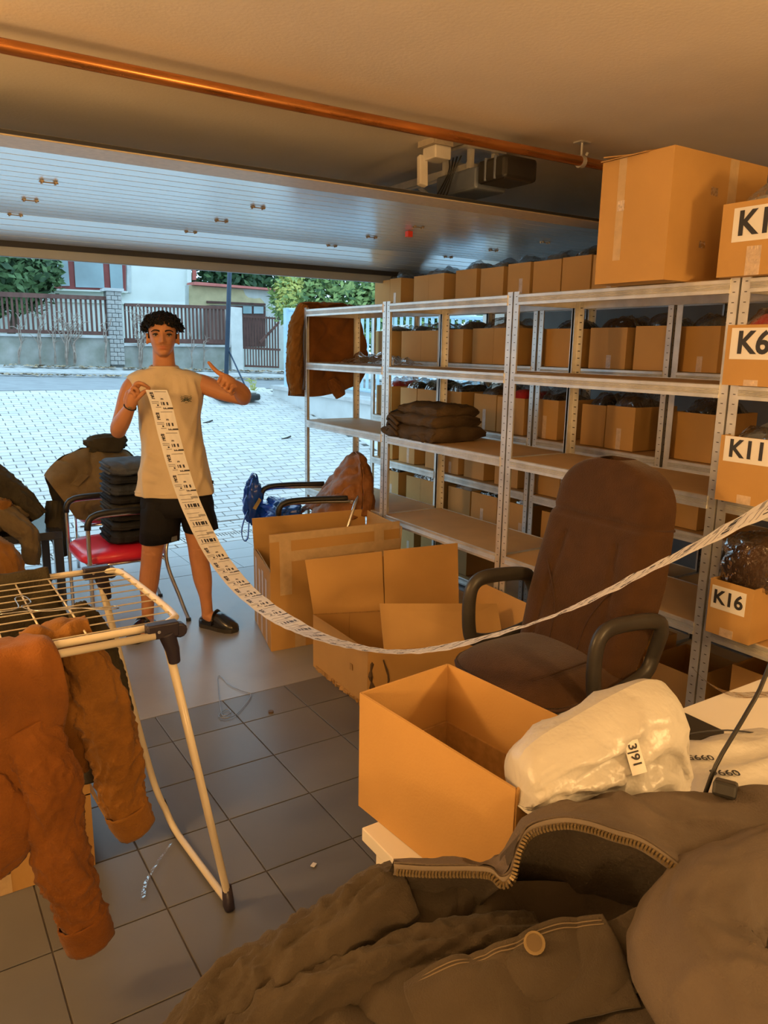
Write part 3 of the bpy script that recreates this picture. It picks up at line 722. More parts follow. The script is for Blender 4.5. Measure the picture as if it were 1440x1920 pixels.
# ------------------------------------------------------------------ cartons and wrapped clothes
film = glassy('clear_film', (.93, .93, .93), .32, .10, .9, 28)
bagcols = {}
def cloth_m(name, c, rough=.85, **k):
    return M(name, c, rough, var=.22, scale=9, bump=.25, bscale=180, sheen=.15, spec=.2, **k)
BAGC = {'black': (.02, .02, .022), 'grey': (.12, .13, .14), 'brown': (.06, .032, .018), 'tan': (.36, .25, .14), 'red': (.42, .02, .02), 'blue': (.05, .07, .11), 'pale': (.42, .43, .44), 'olive': (.08, .07, .04)}
def carton_body(m, x0, x1, y0, y1, z0, z1, t=.004):
    a = [(x0, y0), (x1, y0), (x1, y1), (x0, y1)]; b = [(x0+t, y0+t), (x1-t, y0+t), (x1-t, y1-t), (x0+t, y1-t)]
    vs = [Vector((x, y, z0)) for x, y in a]+[Vector((x, y, z1)) for x, y in a]+[Vector((x, y, z1)) for x, y in b]+[Vector((x, y, z0+t)) for x, y in b]
    fs = [(3, 2, 1, 0)]
    for i in range(4):
        j = (i+1) % 4
        fs += [(i, j, 4+j, 4+i), (4+i, 4+j, 8+j, 8+i), (8+i, 8+j, 12+j, 12+i)]
    fs.append((12, 13, 14, 15)); return m.add(vs, fs)
def bag(x0, x1, y0, y1, z0, h, col, label, seed, group, filmy=True):
    """wrapped clothes bulging out of a box"""
    rr = random.Random(seed); cx, cy = (x0+x1)/2, (y0+y1)/2
    t = thing('bagged_clothes', label, 'bag', (cx, cy, z0-.12), group)
    nx, ny = 18, 16
    def dome(off, hh, sd, amp):
        G = []
        for i in range(nx+1):
            row = []
            for j in range(ny+1):
                u, v = 2*i/nx-1, 2*j/ny-1
                e = max(0, 1-abs(u)**4)*max(0, 1-abs(v)**4)
                x = cx+u*((x1-x0)/2-.006+off*.2); y = cy+v*((y1-y0)/2-.006+off*.2)
                q = Vector((x, y, sd*3.1))
                r_ = 1-abs(noise.noise(q*16))*2.0
                hgt = e**.5*(hh*(.62+.5*noise.noise(q*7+Vector((0, 0, 5))))+amp*r_+off)
                row.append(Vector((x, y, z0-.05+max(0, hgt)+.05*e**.5)))
            G.append(row)
        return G
    m = MB(); m.grid(dome(0, h, seed, .008)); obj('clothing', m, cloth_m('cloth_'+col, BAGC[col]), t, True)
    if filmy:
        m = MB(); m.grid(dome(.006, h+.012, seed+.7, .02)); obj('film', m, film, t, True)
    return t
def carton(label, x0, x1, y0, y1, z0, z1, group, seed=0, tp=None, fold=False, mat=None, name='carton', rot=0.0):
    rr = random.Random(seed); cx, cy = (x0+x1)/2, (y0+y1)/2
    t = thing(name, label, 'box', (cx, cy, z0), group)
    m = carton_body(MB(), x0, x1, y0, y1, z0, z1); o = obj('body', m, mat or [card, card2][rr.randrange(2)], t)
    if fold:
        m = MB(); m.bb((x0-.0006, cy-.001, z0+.002), (x0+.0005, cy+.001, z1-.001)); obj('crease', m, card_in, t)
    if tp:
        w_, zz0, zz1 = tp; yc = cy+rr.uniform(-.02, .02); m = MB()
        m.bb((x0-.0008, yc-w_/2, z0+(z1-z0)*zz0), (x0+.0003, yc+w_/2, z0+(z1-z0)*zz1)); obj('tape', m, clear_tape, t)
    return t
rows = {
 0: ([(4.81,4.615),(4.605,4.47),(4.33,4.0),(3.88,3.68),(3.64,3.44),(3.40,3.22),(3.19,2.985),(2.975,2.78),(2.77,2.57)], .205, 'top tier'),
 1: ([(4.81,4.62),(4.46,4.0),(3.94,3.78),(3.68,3.30),(3.07,2.87),(2.76,2.53),(2.48,2.30),(2.23,2.03)], .212, 'second tier'),
 2: ([(4.77,4.57),(4.46,4.265),(4.25,4.03),(3.96,3.77),(3.65,3.445),(3.43,3.20),(3.14,2.95),(2.78,2.625),(2.615,2.44),(2.22,2.01)], .222, 'third tier'),
 3: ([(4.75,4.55),(4.46,4.27),(4.14,4.0),(3.96,3.78),(3.72,3.53),(3.43,3.23),(3.08,2.90),(2.24,2.05)], .2, 'fourth tier'),
 4: ([(4.65,4.46),(4.35,4.01),(3.87,3.645),(3.63,3.39),(3.30,3.12),(3.02,2.82)], .215, 'fifth tier'),
 5: ([(4.42,4.25),(4.17,3.98),(3.88,3.66)], .2, 'lowest tier'),
}
cols = {0: ['pale','blue','grey','grey','grey','black','grey','black','black'], 1: ['brown','black','grey','tan','black','brown','black','grey'], 2: ['red','black','black','black','brown','red','black','black','brown','black'], 3: ['black']*8, 4: ['black','pale','pale','black','pale','black'], 5: ['pale','black','black']}
sd = 100
for k, (ivs, h, tn) in rows.items():
    z0 = BT[k]+.001
    for i, (ya, yb) in enumerate(ivs):
        sd += 1; y1, y0 = ya*1.055, yb*1.055; rr = random.Random(sd)
        xf = 3.162+rr.uniform(0, .012); dep = .33
        hh = h+rr.uniform(-.006, .006)
        carton('plain brown carton on the %s of the rear rack, %s from the street end' % (tn, ORD[i]), xf, xf+dep, y0, y1, z0, z0+hh, 'cartons on the rear racks', sd,
               (.03, .0, rr.uniform(.3, .6)) if rr.random() < .55 else None, (y1-y0) > .3)
        if k in (3,): continue
        bag(xf+.008, xf+dep-.008, y0+.006, y1-.006, z0+hh-.02, .075 if k not in (2,) else .085, cols[k][i],
            'wrapped %s clothes in the %s carton from the street, %s' % ({'pale': 'pale grey', 'tan': 'tan', 'blue': 'dark blue'}.get(cols[k][i], cols[k][i]), ORD[i], tn), sd, 'wrapped clothes in the cartons')

# labelled boxes on the near rack
def text_mesh(body, size, bold=.0):
    cu = bpy.data.curves.new('lettering', 'FONT'); cu.body = body; cu.size = size; cu.offset = bold; cu.align_x = 'CENTER'; cu.align_y = 'CENTER'; cu.resolution_u = 4
    o = bpy.data.objects.new('lettering_curve', cu); COL.objects.link(o)
    dg = bpy.context.evaluated_depsgraph_get(); me = bpy.data.meshes.new_from_object(o.evaluated_get(dg))
    vs = [v.co.copy() for v in me.vertices]; fs = [tuple(p.vertices) for p in me.polygons]
    bpy.data.objects.remove(o); bpy.data.curves.remove(cu); bpy.data.meshes.remove(me); return vs, fs
def put_text(body, size, origin, right, up, mat, parent, bold=.0, push=.0008, name='lettering', sx=1.0):
    vs, fs = text_mesh(body, size, bold); r_, u_ = Vector(right).normalized(), Vector(up).normalized(); n_ = r_.cross(u_)
    m = MB(); m.add([Vector(origin)+r_*v.x*sx+u_*v.y+n_*push for v in vs], fs); return obj(name, m, mat, parent)
def kbox(txt, x0, y0, y1, z0, z1, lab, lw_, lh, ly, lz, ts, seed, open_top=True, tpz=None, tilt=0.0):
    t = carton(lab, x0, x0+.34, y0, y1, z0, z1, 'cartons marked with K numbers', seed, None, False, card, 'labelled_carton')
    r_ = Vector((0, -cos(tilt), sin(tilt))); u_ = Vector((0, sin(tilt), cos(tilt))); c = Vector((x0-.0012, ly, lz))
    m = MB(); m.slab([c-r_*lw_/2-u_*lh/2, c+r_*lw_/2-u_*lh/2, c+r_*lw_/2+u_*lh/2, c-r_*lw_/2+u_*lh/2], (1, 0, 0), .0008); l_ = obj('paper_label', m, paper, t)
    put_text(txt, ts, c, r_, u_, ink, l_, ts*.028, .0012)
    if tpz:
        m = MB(); m.bb((x0-.0008, ly-.03, z0), (x0+.0003, ly+.02, z0+tpz)); obj('tape', m, clear_tape, t)
    return t
kbox('K1', 2.36, 1.36, 1.635, 1.806, 2.035, 'carton with a white K1 label on the top shelf', .155, .105, 1.515, 1.965, .105, 1, tpz=.09)
kbox('K6', 2.36, 1.33, 1.572, 1.457, 1.652, 'carton with a white K6 label one shelf below the top', .16, .10, 1.475, 1.592, .10, 2, tpz=.02)
kbox('K11', 2.365, 1.33, 1.556, 1.068, 1.29, 'carton with a white K11 label on the middle shelf', .17, .085, 1.455, 1.247, .082, 3, tpz=.03)
kbox('K16', 2.365, 1.372, 1.536, .594, .79, 'carton with a white K16 label on the lower shelf', .128, .082, 1.462, .728, .068, 4, tpz=.03)
bag(2.37, 2.69, 1.375, 1.62, 2.02, .07, 'pale', 'clear plastic wrapped clothes bulging out of the K1 box', 501, 'wrapped clothes in the labelled boxes')
bag(2.37, 2.69, 1.335, 1.567, 1.63, .07, 'red', 'plastic wrapped dark red clothes in the K6 box', 502, 'wrapped clothes in the labelled boxes')
bag(2.375, 2.69, 1.335, 1.55, 1.265, .075, 'grey', 'plastic wrapped grey clothes in the K11 box', 503, 'wrapped clothes in the labelled boxes')
# big dark bag standing out of K16
def lump(cx, cy, cz, rx_, ry_, rz_, seed, amp=.12, n=36, m_=24, sc=2.2, power=.7):
    G = []
    for i in range(m_+1):
        t = pi*i/m_; row = []
        for j in range(n):
            a = 2*pi*j/n; d = Vector((sin(t)*cos(a), sin(t)*sin(a), -cos(t)))
            d2 = Vector([math.copysign(abs(c)**power, c) for c in d])
            q = d*sc+Vector((seed, seed*2, 0)); w = 1+amp*(noise.noise(q)+.6*(1-2*abs(noise.noise(q*2.2))))
            row.append(Vector((cx+d2.x*rx_*w, cy+d2.y*ry_*w, cz+d2.z*rz_*w)))
        G.append(row)
    return G
t = thing('bagged_clothes', 'large shiny bag of dark brown clothes stuffed into the K16 box', 'bag', (2.5, 1.44, .76), 'wrapped clothes in the labelled boxes')
m = MB(); m.grid(lump(2.49, 1.445, .84, .105, .088, .10, 5.5, .10), wrap=True); obj('clothing', m, cloth_m('cloth_brown', BAGC['brown']), t, True)
m = MB(); m.grid(lump(2.49, 1.445, .845, .113, .095, .108, 7.5, .14, sc=3.5), wrap=True); obj('film', m, film, t, True)
carton('dusty brown carton on the bottom shelf under the K16 box', 2.5, 2.8, 1.25, 1.50, .121, .45, 'cartons on the near rack', 31)
carton('brown carton on the bottom shelf behind the office chair arm', 2.52, 2.8, 1.66, 1.90, .121, .33, 'cartons on the near rack', 32)
carton('shadowed brown carton on the bottom shelf left of the chair arm', 2.52, 2.8, 1.95, 2.3, .121, .36, 'cartons on the near rack', 33)
# large carton on top near the ceiling
t = thing('large_carton', 'large taped cardboard carton on top of the rack near the ceiling', 'box', (2.55, 1.95, 1.806))
bx0, bx1, by0, by1, bz0, bz1 = 2.29, 2.83, 1.79, 2.10, 1.806, 2.235
m = carton_body(MB(), bx0, bx1, by0, by1, bz0, bz1); obj('body', m, card, t)
m = MB(); m.bb((bx0+.002, by0+.002, bz1-.002), (bx1-.002, by1-.16, bz1+.003)); obj('top_flap', m, card, t)
m = MB(); m.box((2.56, by1-.07, bz1+.012), (.53, .15, .004), rx(radians(6))); obj('top_flap', m, card2, t)
m = MB(); m.box((bx0+.05, (by0+by1)/2+.05, bz1+.016), (.14, .2, .004), ry(radians(-14))); obj('top_flap', m, card_in, t)
m = MB(); m.bb((bx0-.001, 2.0-.012, bz0+.08), (bx0+.0003, 2.0+.022, bz1)); obj('tape', m, tape, t)
m = MB(); m.bb((2.6, by0-.001, bz0), (2.65, by0+.0003, bz1)); obj('tape', m, tape, t)
for (dx, dz, s) in ((2.52, .31, .04), (2.66, .26, .05), (2.48, .13, .035)):
    m = MB(); G = [[Vector((dx+s*(i/6-.5), by0-.0015-.004*abs(noise.noise(Vector((i*.9, j*.7, dz*40)))), bz0+dz+s*.7*(j/6-.5))) for i in range(7)] for j in range(7)]; m.grid(G); obj('tape_scrap', m, film, t, True)
m = MB(); m.bb((bx0-.0026, 1.985, bz0+.25), (bx0-.0012, 2.015, bz0+.285)); obj('shipping_label', m, M('worn_label', (.62, .5, .4), .5, var=.3, scale=120), t)
# loose film on the empty second shelf at the street end
t = thing('plastic_film', 'crumpled clear plastic film on the shelf beside the hanging jacket', 'plastic film', (2.65, 4.1, 1.454))
m = MB(); G = [[Vector((2.48+.3*i/18, 3.85+.62*j/24, 1.456+max(0, .06*(1-((i-9)/9.)**4)*(1-((j-12)/12.)**4)*(.6+1.0*noise.noise(Vector((i*.35, j*.3, 2))))+.012*(1-2*abs(noise.noise(Vector((i*.7, j*.6, 9)))))))) for j in range(25)] for i in range(19)]; m.grid(G); obj('film', m, film, t, True)
m = MB(); m.tube(spline([(2.60, 3.95, 1.50), (2.56, 3.88, 1.485), (2.53, 3.84, 1.462)], 8), .005, 6); obj('twisted_end', m, M('white_film', (.7, .72, .75), .3), t, True)
# ------------------------------------------------------------------ floor boxes, chairs, desk, drying rack
def wall_panel(m, a, b, z0, z1, t=.005, mi=0, lean=Vector((0, 0, 0))):
    """standing cardboard panel between floor points a, b"""
    a, b = Vector(a), Vector(b); d = (b-a).normalized(); n = Vector((-d.y, d.x, 0))*t/2; up = lean
    vs = [a-n+V(0, 0, z0), b-n+V(0, 0, z0), b+n+V(0, 0, z0), a+n+V(0, 0, z0), a-n+up+V(0, 0, z1), b-n+up+V(0, 0, z1), b+n+up+V(0, 0, z1), a+n+up+V(0, 0, z1)]
    return m.add(vs, [(0, 3, 2, 1), (4, 5, 6, 7), (0, 1, 5, 4), (1, 2, 6, 5), (2, 3, 7, 6), (3, 0, 4, 7)], mi)
# box A, tall open carton with tape
A0, A1, A2, A3 = V(1.55, 3.45, 0), V(2.31, 3.40, 0), V(2.37, 3.86, 0), V(1.67, 3.94, 0)
t = thing('open_carton', 'tall open carton with taped flaps standing upright behind the other boxes', 'box', (1.95, 3.65, 0), 'open cartons on the floor')
hA = .43
m = MB()
for a, b in ((A0, A1), (A1, A2), (A2, A3), (A3, A0)): wall_panel(m, a, b, .002, hA)
m.slab([p+V(0, 0, .003) for p in (A0, A1, A2, A3)], (0, 0, 1), .004); obj('body', m, card, t)
m = MB(); wall_panel(m, A0, A1, hA, .625, lean=V(0, .01, 0)); obj('flap', m, card, t)
m = MB(); wall_panel(m, A3, A2, hA, .60, lean=V(0, .02, 0)); obj('flap', m, card, t)
m = MB(); wall_panel(m, A1, A2, hA, .595, lean=V(.01, 0, 0)); obj('flap', m, card2, t)
m = MB(); wall_panel(m, A3+V(.02, -.02, 0), A0+V(.02, .02, 0), .27, hA-.002, lean=V(-.01, 0, 0)); obj('flap', m, card2, t)
d = (A1-A0).normalized(); nn = V(d.y, -d.x, 0)
def face_tape(m, s0, s1, z0, z1, A=A0, dd=d, n_=nn, off=.0036, lean=0.0):
    vs = [A+dd*s0+n_*off+V(0, lean*(z0-.43)/.2 if z0 > .43 else 0, z0), A+dd*s1+n_*off+V(0, lean*(z0-.43)/.2 if z0 > .43 else 0, z0), A+dd*s1+n_*off+V(0, lean*(z1-.43)/.2 if z1 > .43 else 0, z1), A+dd*s0+n_*off+V(0, lean*(z1-.43)/.2 if z1 > .43 else 0, z1)]
    return m.slab(vs, n_, .0006)
for (s0, s1, z0, z1, le) in ((.05, .115, .30, .43, 0), (.05, .115, .43, .615, .01), (.0, .76, .585, .624, .01), (.08, .76, .475, .53, .01), (.60, .66, .44, .615, .01), (.13, .19, .003, .10, 0)):
    m = face_tape(MB(), s0, s1, z0, z1, lean=le, off=.0036 if s1-s0 > .1 else .0044); obj('tape', m, tape, t)
d2 = (A0-A3).normalized(); n2 = V(d2.y, -d2.x, 0)
for s0, z0, z1 in ((.06, .20, .40), (.17, .15, .36), (.26, .12, .38), (.36, .13, .36), (.08, .01, .12), (.22, .01, .14), (.36, .01, .13)):
    m = face_tape(MB(), s0, s0+.05, z0, z1, A3, d2, n2); obj('tape', m, tape, t)
# box B, torn open carton lying slack
B0, B1, B2, B3 = V(1.64, 2.64, 0), V(1.65, 3.17, 0), V(2.34, 2.90, 0), V(2.33, 2.37, 0)
t = thing('torn_carton', 'slack torn carton with raised flaps in front of the rack', 'box', (2.0, 2.8, 0), 'open cartons on the floor')
m = MB(); hB = .275
wall_panel(m, B1, B0, .004, hB); wall_panel(m, B1, B2, .004, hB); wall_panel(m, B2, B3, .004, hB); wall_panel(m, B0, B3, .02, hB)
m.slab([p+V(0, 0, .004) for p in (B0, B3, B2, B1)], (0, 0, 1), .004); obj('body', m, card, t)
mid = B1.lerp(B2, .48)
up1 = V(-.015, .02, 0)
def flap_quad(pts, th, mat, name='flap'):
    n_ = (Vector(pts[1])-Vector(pts[0])).cross(Vector(pts[3])-Vector(pts[0])).normalized(); mm = MB(); mm.slab(pts, n_, th); return obj(name, mm, mat, t)
eB = (B2-B1).normalized()
flap_quad([B1+V(0, 0, hB), mid-eB*.002+V(0, 0, hB+.005), mid-eB*.004+V(0, .03, .575), B1-eB*.025+V(0, .035, .545)], .005, card)
flap_quad([mid+eB*.002+V(0, 0, hB+.005), B2+V(0, 0, hB), B2+eB*.0+V(0, .03, .605), mid+eB*.006+V(0, .03, .578)], .005, card)
nB = V(eB.y, -eB.x, 0)
for f_ in (.24, .48, .73):
    m = MB(); c_ = B1.lerp(B2, f_)+nB*.0035; m.bb(c_+V(-.0015, -.001, .01), c_+V(.0015, .001, hB)); obj('crease', m, card_in, t)
m = MB(); m.slab([B1+nB*.003+V(0, 0, hB-.002), B2+nB*.003+V(0, 0, hB-.002), B2+nB*.003+V(0, 0, hB+.004), B1+nB*.003+V(0, 0, hB+.004)], nB, .002); obj('crease', m, card_in, t)
# near flap raised, leaning inwards; side flap
eF = (B3-B0).normalized()
flap_quad([B0+eF*.07+V(0, 0, hB-.01), B0+eF*.62+V(0, 0, hB-.02), B0+eF*.66+V(0, .12, .42), B0+eF*.10+V(0, .10, .455)], .005, card2)
flap_quad([B3+V(0, .05, hB), B2+V(0, -.03, hB), B2+V(.05, -.05, .43), B3+V(.05, .06, .42)], .005, card)
m = MB(); m.tube(spline([B0+V(.012, .0, .02), B0+V(.02, -.004, .1), B0+V(.01, -.004, .16), B0+V(.022, 0, .24)], 9), [.006, .014, .008, .016, .006, .012, .007, .012, .004], 6); m.tube(spline([B0+V(.07, -.03, .06), B0+V(.085, -.036, .14), B0+V(.06, -.03, .23)], 8), [.003, .005, .004, .006, .005, .006, .004, .003], 5); obj('torn_edge', m, M('torn_fibre', (.10, .06, .03), .95), t)
m = MB(); 
for i in range(14):
    a = B1.lerp(B0, .1+.06*i); m.box(a+V(-.004, 0, .01), (.008, .03, .02), rz(RND.uniform(-.5, .5)) @ ry(RND.uniform(-.5, .5)))
obj('frayed_base', m, card_in, t)
m = MB(); m.box((1.636, 2.78, .15), (.002, .022, .03)); obj('punched_hole', m, card_in, t)

# ------------------------------------------------------------------ office chair
fab = M('brown_upholstery', (.060, .026, .008), .9, var=.14, scale=18, bump=.35, bscale=260, sheen=.2, spec=.2)
seam = M('dark_brown_piping', (.05, .022, .010), .85)
pvc = M('worn_black_plastic', (.045, .040, .034), .38, var=.25, scale=10)
oc = thing('office_chair', 'brown upholstered high-back office chair with black loop armrests', 'chair', (1.83, 1.86, 0))
cY = 1.765
# back: grid with thickness; profile from bottom to top along lean
def back_pt(v, u, side):
    """v 0..1 height, u -1..1 across; side 0 front 1 rear"""
    z = .50+.70*v; x = 1.955+.17*v+.03*sin(v*pi)
    hw = .27 - .035*max(0, v-.45)/.55 - .02*max(0, .25-v)/.25
    if v > .78: hw *= sqrt(max(0.0, 1-((v-.78)/.225)**2.6))*.999+.001
    y = cY + hw*u
    th = .055 + .02*sin(v*pi)
    wing = .035*abs(u)**2.5*(1 if v < .70 else .4)
    bul = .022*(cos(u*pi/2))*(1 if v < .70 else .8)
    dip = -.014*math.exp(-((v-.705)/.016)**2)
    ch = 0
    for k in (-.52, .52):
        ch -= .007*math.exp(-((u-k*(1.15-.5*v))/.035)**2)*(1 if .06 < v < .62 else 0)
    e = (1-abs(u)**10)
    return V(x - (th+bul+dip+ch)*e - wing*e, y, z) if side == 0 else V(x+.012*e, y, z)
nu, nv = 44, 64
m = MB(); Gf = [[back_pt(i/nv, -1+2*j/nu, 0) for j in range(nu+1)] for i in range(nv+1)]; Gr = [[back_pt(i/nv, -1+2*j/nu, 1) for j in range(nu+1)] for i in range(nv+1)]
m.grid([r_[::-1] for r_ in Gf]); m.grid(Gr)
obj('backrest', m, fab, oc, True)
bk = oc.children[-1]
m = MB()
m.tube([back_pt(.705, -1+2*j/30, 0)+V(.004, 0, 0) for j in range(31)], .005, 6); obj('head_seam', m, seam, bk, True)
for s in (-1, 1):
    m = MB(); m.tube([back_pt(v_, s*.52*(1.15-.5*v_), 0)+V(.001, 0, 0) for v_ in [.06+.56*i/20 for i in range(21)]], .003, 6); obj('channel_seam', m, seam, bk, True)
    m = MB(); m.tube(spline([back_pt(.08, s*.25, 0), back_pt(.25, s*.3, 0), back_pt(.45, s*.62, 0), back_pt(.55, s*.92, 0)], 20), .0028, 6); obj('curved_seam', m, seam, bk, True)
m = MB(); m.grid([[back_pt(.03+.66*i/20, -.9+1.8*j/16, 1)+V(.018, 0, 0) for j in range(17)] for i in range(21)]); obj('back_shell', m, pvc, oc, True, solid=.01)
# seat cushion
def seat_pt(a, r_, top):
    pw = 4.0; c, s = cos(a), sin(a); k = (abs(c)**pw+abs(s)**pw)**(-1/pw)
    x, y = c*k*r_*.255, s*k*r_*.265
    z = .50+(.052*(1-r_**5) + .012*cos(y*9) - .03*max(0, -(x+.12))*4 if top else -.05*(1-r_**8)-.008)
    return V(1.815+x, cY+y, z)
m = MB(); rr_ = [0.02, .2, .4, .6, .75, .86, .94, .985, 1.0]
m.rings([[seat_pt(2*pi*j/48, q, True) for j in range(48)] for q in rr_] + [[seat_pt(2*pi*j/48, q, False) for j in range(48)] for q in rr_[::-1]], True, True)
st = obj('seat', m, fab, oc, True)
m = MB(); m.tube([seat_pt(2*pi*j/48, 1.0, True)+V(0, 0, -.006) for j in range(48)], .006, 6, closed=True); obj('seat_piping', m, seam, st, True)
m = MB(); m.tube([(1.60+.0, cY-.16, .553), (1.75, cY-.16, .558), (1.9, cY-.15, .558)], .003, 6); obj('seat_seam', m, seam, st, True)
m = MB(); m.bb((1.62, cY-.19, .425), (2.0, cY+.19, .455)); obj('seat_pan', m, pvc, oc, bevel=.012)
for s in (-1, 1):
    y = cY+s*.30
    pts = [(2.03, y-s*.03, .58), (2.02, y, .685), (1.97, y, .725), (1.80, y, .74), (1.735, y, .72), (1.715, y, .66), (1.72, y, .55), (1.745, y, .505), (1.83, y-s*.02, .495), (1.96, y-s*.03, .515), (2.01, y-s*.03, .54)]
    k_ = spline(pts+[pts[0]], 60)[:-1]
    m = MB(); m.tube(k_, 0, 10, ell=[(.021, .027)]*len(k_), up=(0, 1, 0), closed=True); obj('armrest', m, pvc, oc, True)
m = MB(); m.tube([(1.83, cY, .06), (1.83, cY, .26)], .03, 14); m.tube([(1.83, cY, .25), (1.83, cY, .43)], .018, 14); obj('gas_lift', m, chrome, oc, True, angle=40)
for k in range(5):
    a = 2*pi*k/5+.3; dv = V(cos(a), sin(a), 0); b0 = V(1.83, cY, .10)
    m = MB(); m.tube([b0, b0+dv*.15+V(0, 0, -.012), b0+dv*.28+V(0, 0, -.035)], [.026, .022, .016], 8); leg = obj('base_leg', m, pvc, oc, True, angle=50)
    m = MB(); p = b0+dv*.28; q = V(-dv.y, dv.x, 0); m.tube([p+q*.02+V(0, 0, -.074), p-q*.02+V(0, 0, -.074)], .026, 12); obj('castor', m, blackp, leg, True, angle=40)

# ------------------------------------------------------------------ white desk and things on it
dw = M('white_laminate', (.74, .71, .66), .42, var=.02)
dk = thing('desk', 'white laminate desk in the right foreground', 'desk', (1.45, .58, 0))
m = MB(); m.bb((.62, .12, .715), (2.25, 1.012, .74)); obj('desktop', m, dw, dk, bevel=.002)
for (x, y) in ((.66, .97), (.66, .16), (2.2, .97), (2.2, .16)):
    m = MB(); m.bb((x-.022, y-.022, 0), (x+.022, y+.022, .715)); obj('leg', m, dw, dk)
# open carton on the desk
C_ = [V(.65, 1.07, 0), V(.86, 1.092, 0), V(.90, .725, 0), V(.68, .70, 0)]
t = thing('open_carton', 'clean open carton standing on the corner of the white desk', 'box', (.78, .87, .74), 'open cartons')
m = MB()
cz0, cz1 = .741, .962
for i in range(4): wall_panel(m, C_[i], C_[(i+1) % 4], cz0, cz1, .0045)
m.slab([p+V(0, 0, cz0) for p in C_[::-1]], (0, 0, 1), .004); obj('body', m, card, t)
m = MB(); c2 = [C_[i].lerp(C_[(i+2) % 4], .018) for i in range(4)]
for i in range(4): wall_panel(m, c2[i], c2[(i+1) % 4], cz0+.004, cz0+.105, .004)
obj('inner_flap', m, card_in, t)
m = MB(); p_ = C_[3].lerp(C_[0], .55); m.bb((p_.x-.004, p_.y-.03, .742), (p_.x-.0035, p_.y+.0, .80));
# flat cardboard sheets stacked beside the desk
t = thing('flattened_cartons', 'stack of flattened corrugated sheets leaning under the desk corner', 'cardboard', (.72, 1.08, 0))
corr = M('corrugated_edge', (.30, .185, .09), .9, var=.45, scale=120, stretch=(1, 1, 1))
for i in range(5):
    m = MB(); x = .735+.013*i; m.slab([(x, 1.03, 0), (x+.10, 1.30, 0), (x+.085, 1.27, .60-.012*i), (x-.01, 1.01, .615-.012*i)], V(.94, -.34, 0), .008); obj('sheet', m, [card, corr][i % 2], t)
# poly mailer bags
poly = M('white_poly', (.54, .525, .49), .36, var=.05, scale=6, bump=.5, bscale=30, spec=.5)
t = thing('mailer_bag', 'bulging white poly mailer with a sticker marked 3|91', 'parcel', (.88, .70, .93))
nI, nJ = 34, 44
_top = [at(*p, Y=.715) for p in ((962, 1500), (972, 1425), (1010, 1383), (1080, 1342), (1150, 1302), (1212, 1275), (1250, 1284), (1264, 1335), (1272, 1440))]
_bot = [at(*p, Y=.70) for p in ((966, 1508), (985, 1516), (1010, 1518), (1060, 1520), (1110, 1520), (1160, 1520), (1210, 1515), (1250, 1508), (1274, 1495))]
_T, _B = spline(_top, nJ+1), spline(_bot, nJ+1)
def mail(u, v, s):
    j = u*nJ; j0 = min(int(j), nJ-1); f_ = j-j0
    p = _B[j0].lerp(_B[j0+1], f_).lerp(_T[j0].lerp(_T[j0+1], f_), v)
    e = (max(0, 1-abs(2*u-1)**3.2))**.6*(max(0, 1-abs(2*v-1)**3.0))**.6
    q = V(u*3.1, v*2.7, s*4.0)
    fold = .016*(1-2.4*abs(noise.noise(q*1.3)))*e+.008*(1-2.4*abs(noise.noise(q*3.1+V(3,3,3))))*e + .018*(1-2*abs(noise.noise(V(u*14, v*3, 2))))*max(0, 1-u*4)*e**.6
    dy = (.055*e+fold)*(-1 if s == 0 else 1)
    return p+V(.3*dy, dy, .25*dy*(-1 if s == 0 else 1)*0)
m = MB(); m.grid([[mail(j/nJ, i/nI, 0) for j in range(nJ+1)] for i in range(nI+1)]); m.grid([[mail(j/nJ, i/nI, 1) for j in range(nJ, -1, -1)] for i in range(nI+1)])
b_ = obj('bag', m, poly, t, True)
c = mail(.46, .66, 0); du = (mail(.52, .66, 0)-mail(.40, .66, 0)).normalized(); dv = (mail(.46, .74, 0)-mail(.46, .58, 0)).normalized(); nn = du.cross(dv).normalized()
if nn.y > 0: nn = -nn
rt = (du*.25-dv*.97).normalized(); up_ = nn.cross(rt).normalized()
c = c+nn*.006
m = MB(); m.slab([c-rt*.026-up_*.012, c+rt*.026-up_*.012, c+rt*.026+up_*.012, c-rt*.026+up_*.012], nn, .0008); lb = obj('sticker', m, paper, t)
put_text('3|91', .019, c+nn*.001, rt, up_, ink, lb, .0004, .0006)
t = thing('mailer_bag', 'flat white poly mailer with printed numbers lying beside the bulging one', 'parcel', (1.38, .72, .742))
m = MB(); G = []
for i in range(25):
    row = []
    for j in range(25):
        u, v = i/24, j/24; e = (max(0, 1-abs(2*u-1)**4))**.5*(max(0, 1-abs(2*v-1)**4))**.5
        row.append(V(1.17+.34*u+.05*v, .60+.30*v-.05*u, .745+e*(.035+.012*(1-2*abs(noise.noise(V(u*4, v*4, 1))))+.012*noise.noise(V(u*2, v*3, 5)))))
    G.append(row)
m.grid(G); o_ = obj('bag', m, poly, t, True)
put_text('0995', .026, V(1.262, .80, .788), V(-.8, .5, 0), V(-.5, -.8, 0), ink, t, .0004, .0006)
put_text('0996', .028, V(1.25, .74, .790), V(-.8, .5, 0), V(-.5, -.8, 0), ink, t, .0004, .0006)
m = MB(); m.tube(spline([V(1.20, .93, .748), V(1.30, .88, .785), V(1.40, .84, .79), V(1.5, .80, .77)], 14), .0018, 5); obj('seal_line', m, ink, t)
t = thing('black_tray', 'black rounded plastic tray at the far edge of the desk', 'tray', (1.40, .97, .74))
m = MB(); m.bb((1.29, .88, .741), (1.47, 1.005, .752)); obj('tray', m, blackp, t, bevel=.005)
t = thing('packing_tape_strip', 'curled strip of clear tape on the far edge of the desk', 'tape', (1.66, 1.0, .742))
